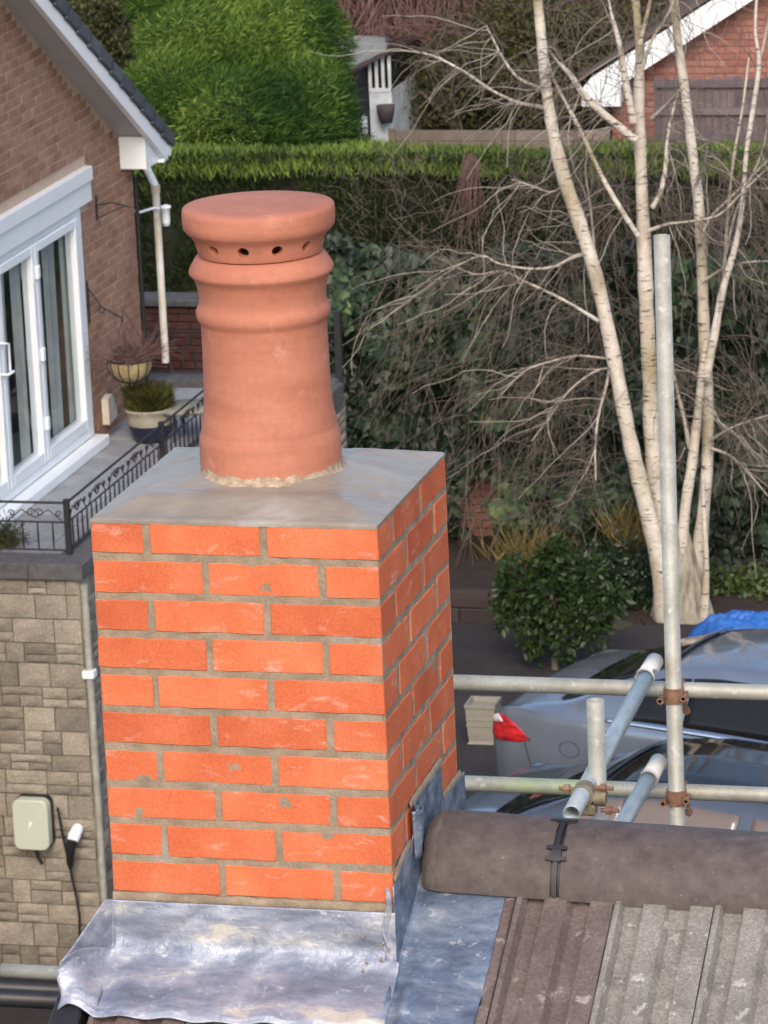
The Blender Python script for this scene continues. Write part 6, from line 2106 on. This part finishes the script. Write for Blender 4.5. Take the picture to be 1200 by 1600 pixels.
# ================================================================== BIRCH
def birch():
    Y0 = 27.45
    base = at(1058, 990, y=Y0)
    t = thing('birch_tree', 'multi stemmed bare birch with pale trunks behind the tall scaffold tube', 'tree', base)
    stems = [
        ([(1045, 1010, 46), (1040, 950, 40), (1034, 900, 33), (1012, 800, 29), (987, 700, 27), (967, 600, 25), (951, 520, 25), (931, 430, 25), (906, 350, 25), (882, 280, 25), (864, 205, 21), (853, 130, 19), (846, 60, 18), (840, 0, 16), (834, -60, 14)], -.10, -.35),
        ([(1054, 1010, 44), (1046, 950, 38), (1040, 880, 32), (1028, 800, 29), (1020, 700, 29), (1016, 600, 28), (1011, 500, 27), (1007, 400, 25), (1003, 300, 22), (1000, 220, 21), (998, 150, 19), (1000, 80, 15), (993, 0, 14), (990, -60, 12)], .10, .25),
        ([(1062, 1010, 34), (1063, 950, 24), (1064, 890, 20), (1070, 800, 19), (1082, 720, 18), (1090, 650, 15), (1097, 580, 14), (1104, 530, 10)], -.05, -.1),
        ([(1078, 1010, 44), (1084, 950, 34), (1091, 880, 26), (1101, 780, 21), (1106, 700, 21), (1105, 620, 21), (1101, 540, 20), (1098, 450, 19), (1095, 370, 19), (1090, 300, 19), (1079, 215, 17), (1070, 140, 16), (1060, 70, 15), (1052, 0, 14), (1048, -60, 12)], .05, .1),
        ([(1098, 1010, 24), (1101, 940, 16), (1104, 880, 11), (1100, 800, 9), (1099, 740, 8)], -.1, -.1),
        ([(1103, 590, 16), (1115, 530, 14), (1130, 450, 13), (1150, 380, 12), (1161, 310, 11), (1166, 240, 10), (1175, 180, 10), (1186, 100, 9), (1180, 45, 8), (1185, -40, 7)], -.1, -.3),
        ([(1108, 560, 10), (1122, 500, 9), (1131, 430, 9), (1136, 350, 8), (1146, 250, 7), (1160, 170, 6), (1170, 90, 5)], .1, .2),
    ]
    def trace(pts, dy0, dy1, n=12, name='trunk', mat=None, sub=4, par=t):
        # catmull-rom through 3D points
        P = []; Rr = []
        m_ = len(pts)
        for i, (px, py, w) in enumerate(pts):
            q = at(px, py, y=Y0 + dy0 + (dy1 - dy0) * i / (m_ - 1))
            P.append(q); Rr.append(w * (.92 if w > 12 else .74 if w > 8.5 else .60) / ppm(q) / 2)
        PP = []; RRR = []
        for i in range(m_ - 1):
            p0 = P[max(0, i - 1)]; p1 = P[i]; p2 = P[i + 1]; p3 = P[min(m_ - 1, i + 2)]
            for s in range(sub):
                u = s / sub
                PP.append(.5 * ((2 * p1) + (p2 - p0) * u + (2 * p0 - 5 * p1 + 4 * p2 - p3) * u * u + (3 * p1 - p0 - 3 * p2 + p3) * u ** 3))
                RRR.append((Rr[i] + (Rr[i + 1] - Rr[i]) * u) * (1 + rnd.uniform(-.09, .09)))
        PP.append(P[-1]); RRR.append(Rr[-1])
        mb = MB(); mb.tube(PP, RRR, n)
        mb.build(name, mat or M['birch'], par)
        return PP
    for pts, a, b in stems: trace(pts, a, b)
    # swollen rough foot
    mb = MB()
    def foot(u, v):
        a = 2 * math.pi * u
        h = v * 1.05
        r = (.225 + .09 * (1 - v) ** 2) * (1 + .16 * mnoise.noise(Vector((math.cos(a) * 2.2, math.sin(a) * 2.2, h * 1.2))) + .10 * mnoise.noise(Vector((math.cos(a) * 7, math.sin(a) * 7, h * 2))))
        r *= 1 - .62 * v ** 1.6
        return (base.x + .05 + r * math.cos(a) * 1.05, Y0 - .03 + r * math.sin(a) * .8, base.z - .12 + h)
    mb.grid(foot, 64, 24); mb.build('root_flare', M['birch_base'], t)
    branches = [
        [(997, 368, 12), (975, 335, 11), (940, 275, 10), (905, 200, 9), (868, 130, 8), (857, 95, 7)],
        [(992, 218, 15), (955, 188, 14), (915, 152, 13), (892, 118, 12), (870, 95, 11), (858, 78, 10)],
        [(990, 190, 15), (978, 130, 13), (968, 70, 12), (955, 20, 11), (945, -40, 10)],
        [(1000, 70, 11), (1008, 35, 9), (1018, -10, 8), (1022, -60, 7)],
        [(936, 502, 10), (900, 480, 8), (860, 458, 7), (820, 440, 6), (785, 424, 5), (740, 428, 4), (690, 405, 3)],
        [(914, 397, 9), (895, 402, 9), (868, 416, 8), (830, 420, 6), (780, 412, 5), (750, 400, 4), (700, 425, 3), (640, 470, 2)],
        [(851, 168, 10), (810, 160, 8), (770, 142, 8), (730, 115, 7), (700, 98, 6), (670, 85, 5), (640, 80, 4)],
        [(849, 138, 9), (820, 128, 8), (800, 112, 7), (780, 80, 6), (760, 40, 4)],
        [(1019, 325, 12), (1032, 300, 11), (1040, 262, 10), (1043, 215, 8), (1052, 170, 8), (1060, 145, 7)],
        [(1015, 360, 9), (1045, 350, 7), (1085, 345, 6), (1125, 335, 6), (1160, 300, 5), (1200, 262, 4)],
        [(1020, 185, 12), (1040, 165, 10), (1062, 140, 9)],
        [(1003, 110, 9), (1020, 60, 8), (1045, 20, 7), (1060, -20, 6)],
        [(1092, 380, 8), (1110, 340, 7), (1140, 310, 6), (1180, 270, 5), (1210, 240, 4)],
        [(1087, 290, 8), (1100, 260, 7), (1105, 230, 6)],
        [(1098, 440, 7), (1130, 420, 6), (1165, 410, 5), (1205, 408, 4)],
        [(1108, 690, 7), (1140, 670, 6), (1180, 655, 5), (1215, 645, 4)],
        [(1110, 700, 8), (1140, 712, 7), (1170, 740, 6), (1200, 775, 5)],
        [(1105, 620, 8), (1125, 660, 6), (1150, 680, 5), (1185, 720, 4)],
        [(1078, 700, 11), (1068, 650, 9), (1056, 600, 8), (1050, 560, 6)],
        [(962, 575, 7), (930, 580, 6), (890, 610, 5), (860, 650, 4), (830, 690, 3)],
        [(946, 560, 7), (900, 556, 6), (860, 565, 5), (820, 580, 4), (780, 620, 3)],
        [(955, 560, 8), (948, 600, 7), (935, 650, 7), (930, 700, 5), (931, 750, 4)],
        [(880, 290, 6), (860, 300, 5), (830, 290, 4), (800, 280, 3)],
        [(930, 430, 6), (928, 380, 6), (922, 320, 5), (915, 270, 5), (918, 220, 4)],
        [(1070, 700, 5), (1060, 720, 5), (1050, 715, 4)],
        [(1130, 420, 6), (1150, 330, 6), (1190, 240, 5), (1200, 180, 5)],
        [(1185, 110, 7), (1195, 60, 6), (1205, 10, 5)],
    ]
    tips = []
    for bpts in branches:
        bpts = [(a_, b_, min(w_, 3.0) if k_ == len(bpts) - 1 else (min(w_, 7.5) if k_ == len(bpts) - 2 else w_)) for k_, (a_, b_, w_) in enumerate(bpts)]
        PP = trace(bpts, 0.0, rnd.uniform(-.7, .4), 7, 'branch', M['twig_pale'] if bpts[0][2] < 9 else M['birch'])
        for p in PP[3:]: tips.append(np.array(p))
    tips = np.array(tips)
    # fine drooping twigs
    S = Strands(); n = 1300
    idx = rng.integers(0, len(tips), n)
    st = tips[idx] + rng.normal(0, .03, (n, 3))
    side = np.where(st[:, 0] < base.x - .1, -1.0, 1.0)
    d = unit(np.c_[side * rng.uniform(-.5, 1.1, n), rng.normal(-.1, .45, n), rng.normal(-.1, .5, n)])
    S.add(walk(st, d, rng.uniform(.15, .65, n), 6, .18, .12), .0038, .0018)
    # the long grey curtain in front of the ivy
    def curtain(n, x0, x1, y0, y1, lmin, lmax, slant, r=.0042):
        px = rng.uniform(x0, x1, n); py = rng.uniform(y0, y1, n)
        dep = rng.uniform(.15, 1.4, n)
        st = np.array([at(a, b, y=Y0 + c) for a, b, c in zip(px, py, dep)])
        k = fbm(st, 1.3) > .40
        st = st[k]; m_ = len(st)
        d = unit(np.c_[rng.normal(slant, .45, m_), rng.normal(0, .25, m_), rng.uniform(-1, .1, m_)])
        S.add(walk(st, d, rng.uniform(lmin, lmax, m_), 8, .16, .09), r, .0018)
    curtain(330, 620, 960, 400, 600, .4, 1.3, -.45)
    curtain(330, 700, 960, 560, 820, .3, .9, -.4)
    curtain(110, 600, 900, 260, 420, .3, .9, -.2)
    curtain(300, 1060, 1230, 200, 700, .3, .9, .4)
    curtain(200, 860, 1200, -60, 260, .3, .9, .0)
    curtain(200, 880, 1040, 250, 560, .3, .8, .1)
    S.build('twigs', M['twig_grey'], t)['kind'] = 'stuff'
    # pale brighter long twigs
    S = Strands(); n = 170
    idx = rng.integers(0, len(tips), n)
    st = tips[idx]
    side = np.where(st[:, 0] < base.x - .1, -1.0, 1.0)
    d = unit(np.c_[side * rng.uniform(.1, 1, n), rng.normal(-.3, .35, n), rng.normal(-.2, .35, n)])
    S.add(walk(st, d, rng.uniform(.4, 1.1, n), 9, .17, .07), .0045, .002)
    S.build('long_twigs', M['twig_pale'], t)['kind'] = 'stuff'
birch()

# hanging brown bunch over the hedge at x~715
def bunch():
    S = Strands(); n = 45
    c = np.array(at(735, 250, y=29.7))
    st = c + rng.normal(0, .04, (n, 3))
    S.add(walk(st, unit(np.c_[rng.normal(-.14, .20, n), rng.normal(-.1, .1, n), np.full(n, -1.0)]), rng.uniform(.4, .85, n), 7, .05, .03), .004, .002)
    tag(S.build('hanging_twigs', M['twig_red']), 'bundle of red brown twigs hanging down the hedge face, right of the pot', 'twigs')
    # thin woody stems over the hedge face
    S = Strands(); n = 800
    px = rng.uniform(520, 1210, n); py = rng.uniform(240, 420, n)
    st = np.array([at(a, b, y=29.75) for a, b in zip(px, py)])
    S.add(walk(st, unit(np.c_[rng.normal(0, .5, n), rng.normal(-.15, .15, n), rng.uniform(-.4, 1, n)]), rng.uniform(.12, .40, n), 6, .2, .02), .0026, .0014)
    o = S.build('hedge_twigs', M['twig_grey']); tag(o, 'fine dead brown twigs poking out of the hedge face', 'twigs'); o['kind'] = 'stuff'
bunch()
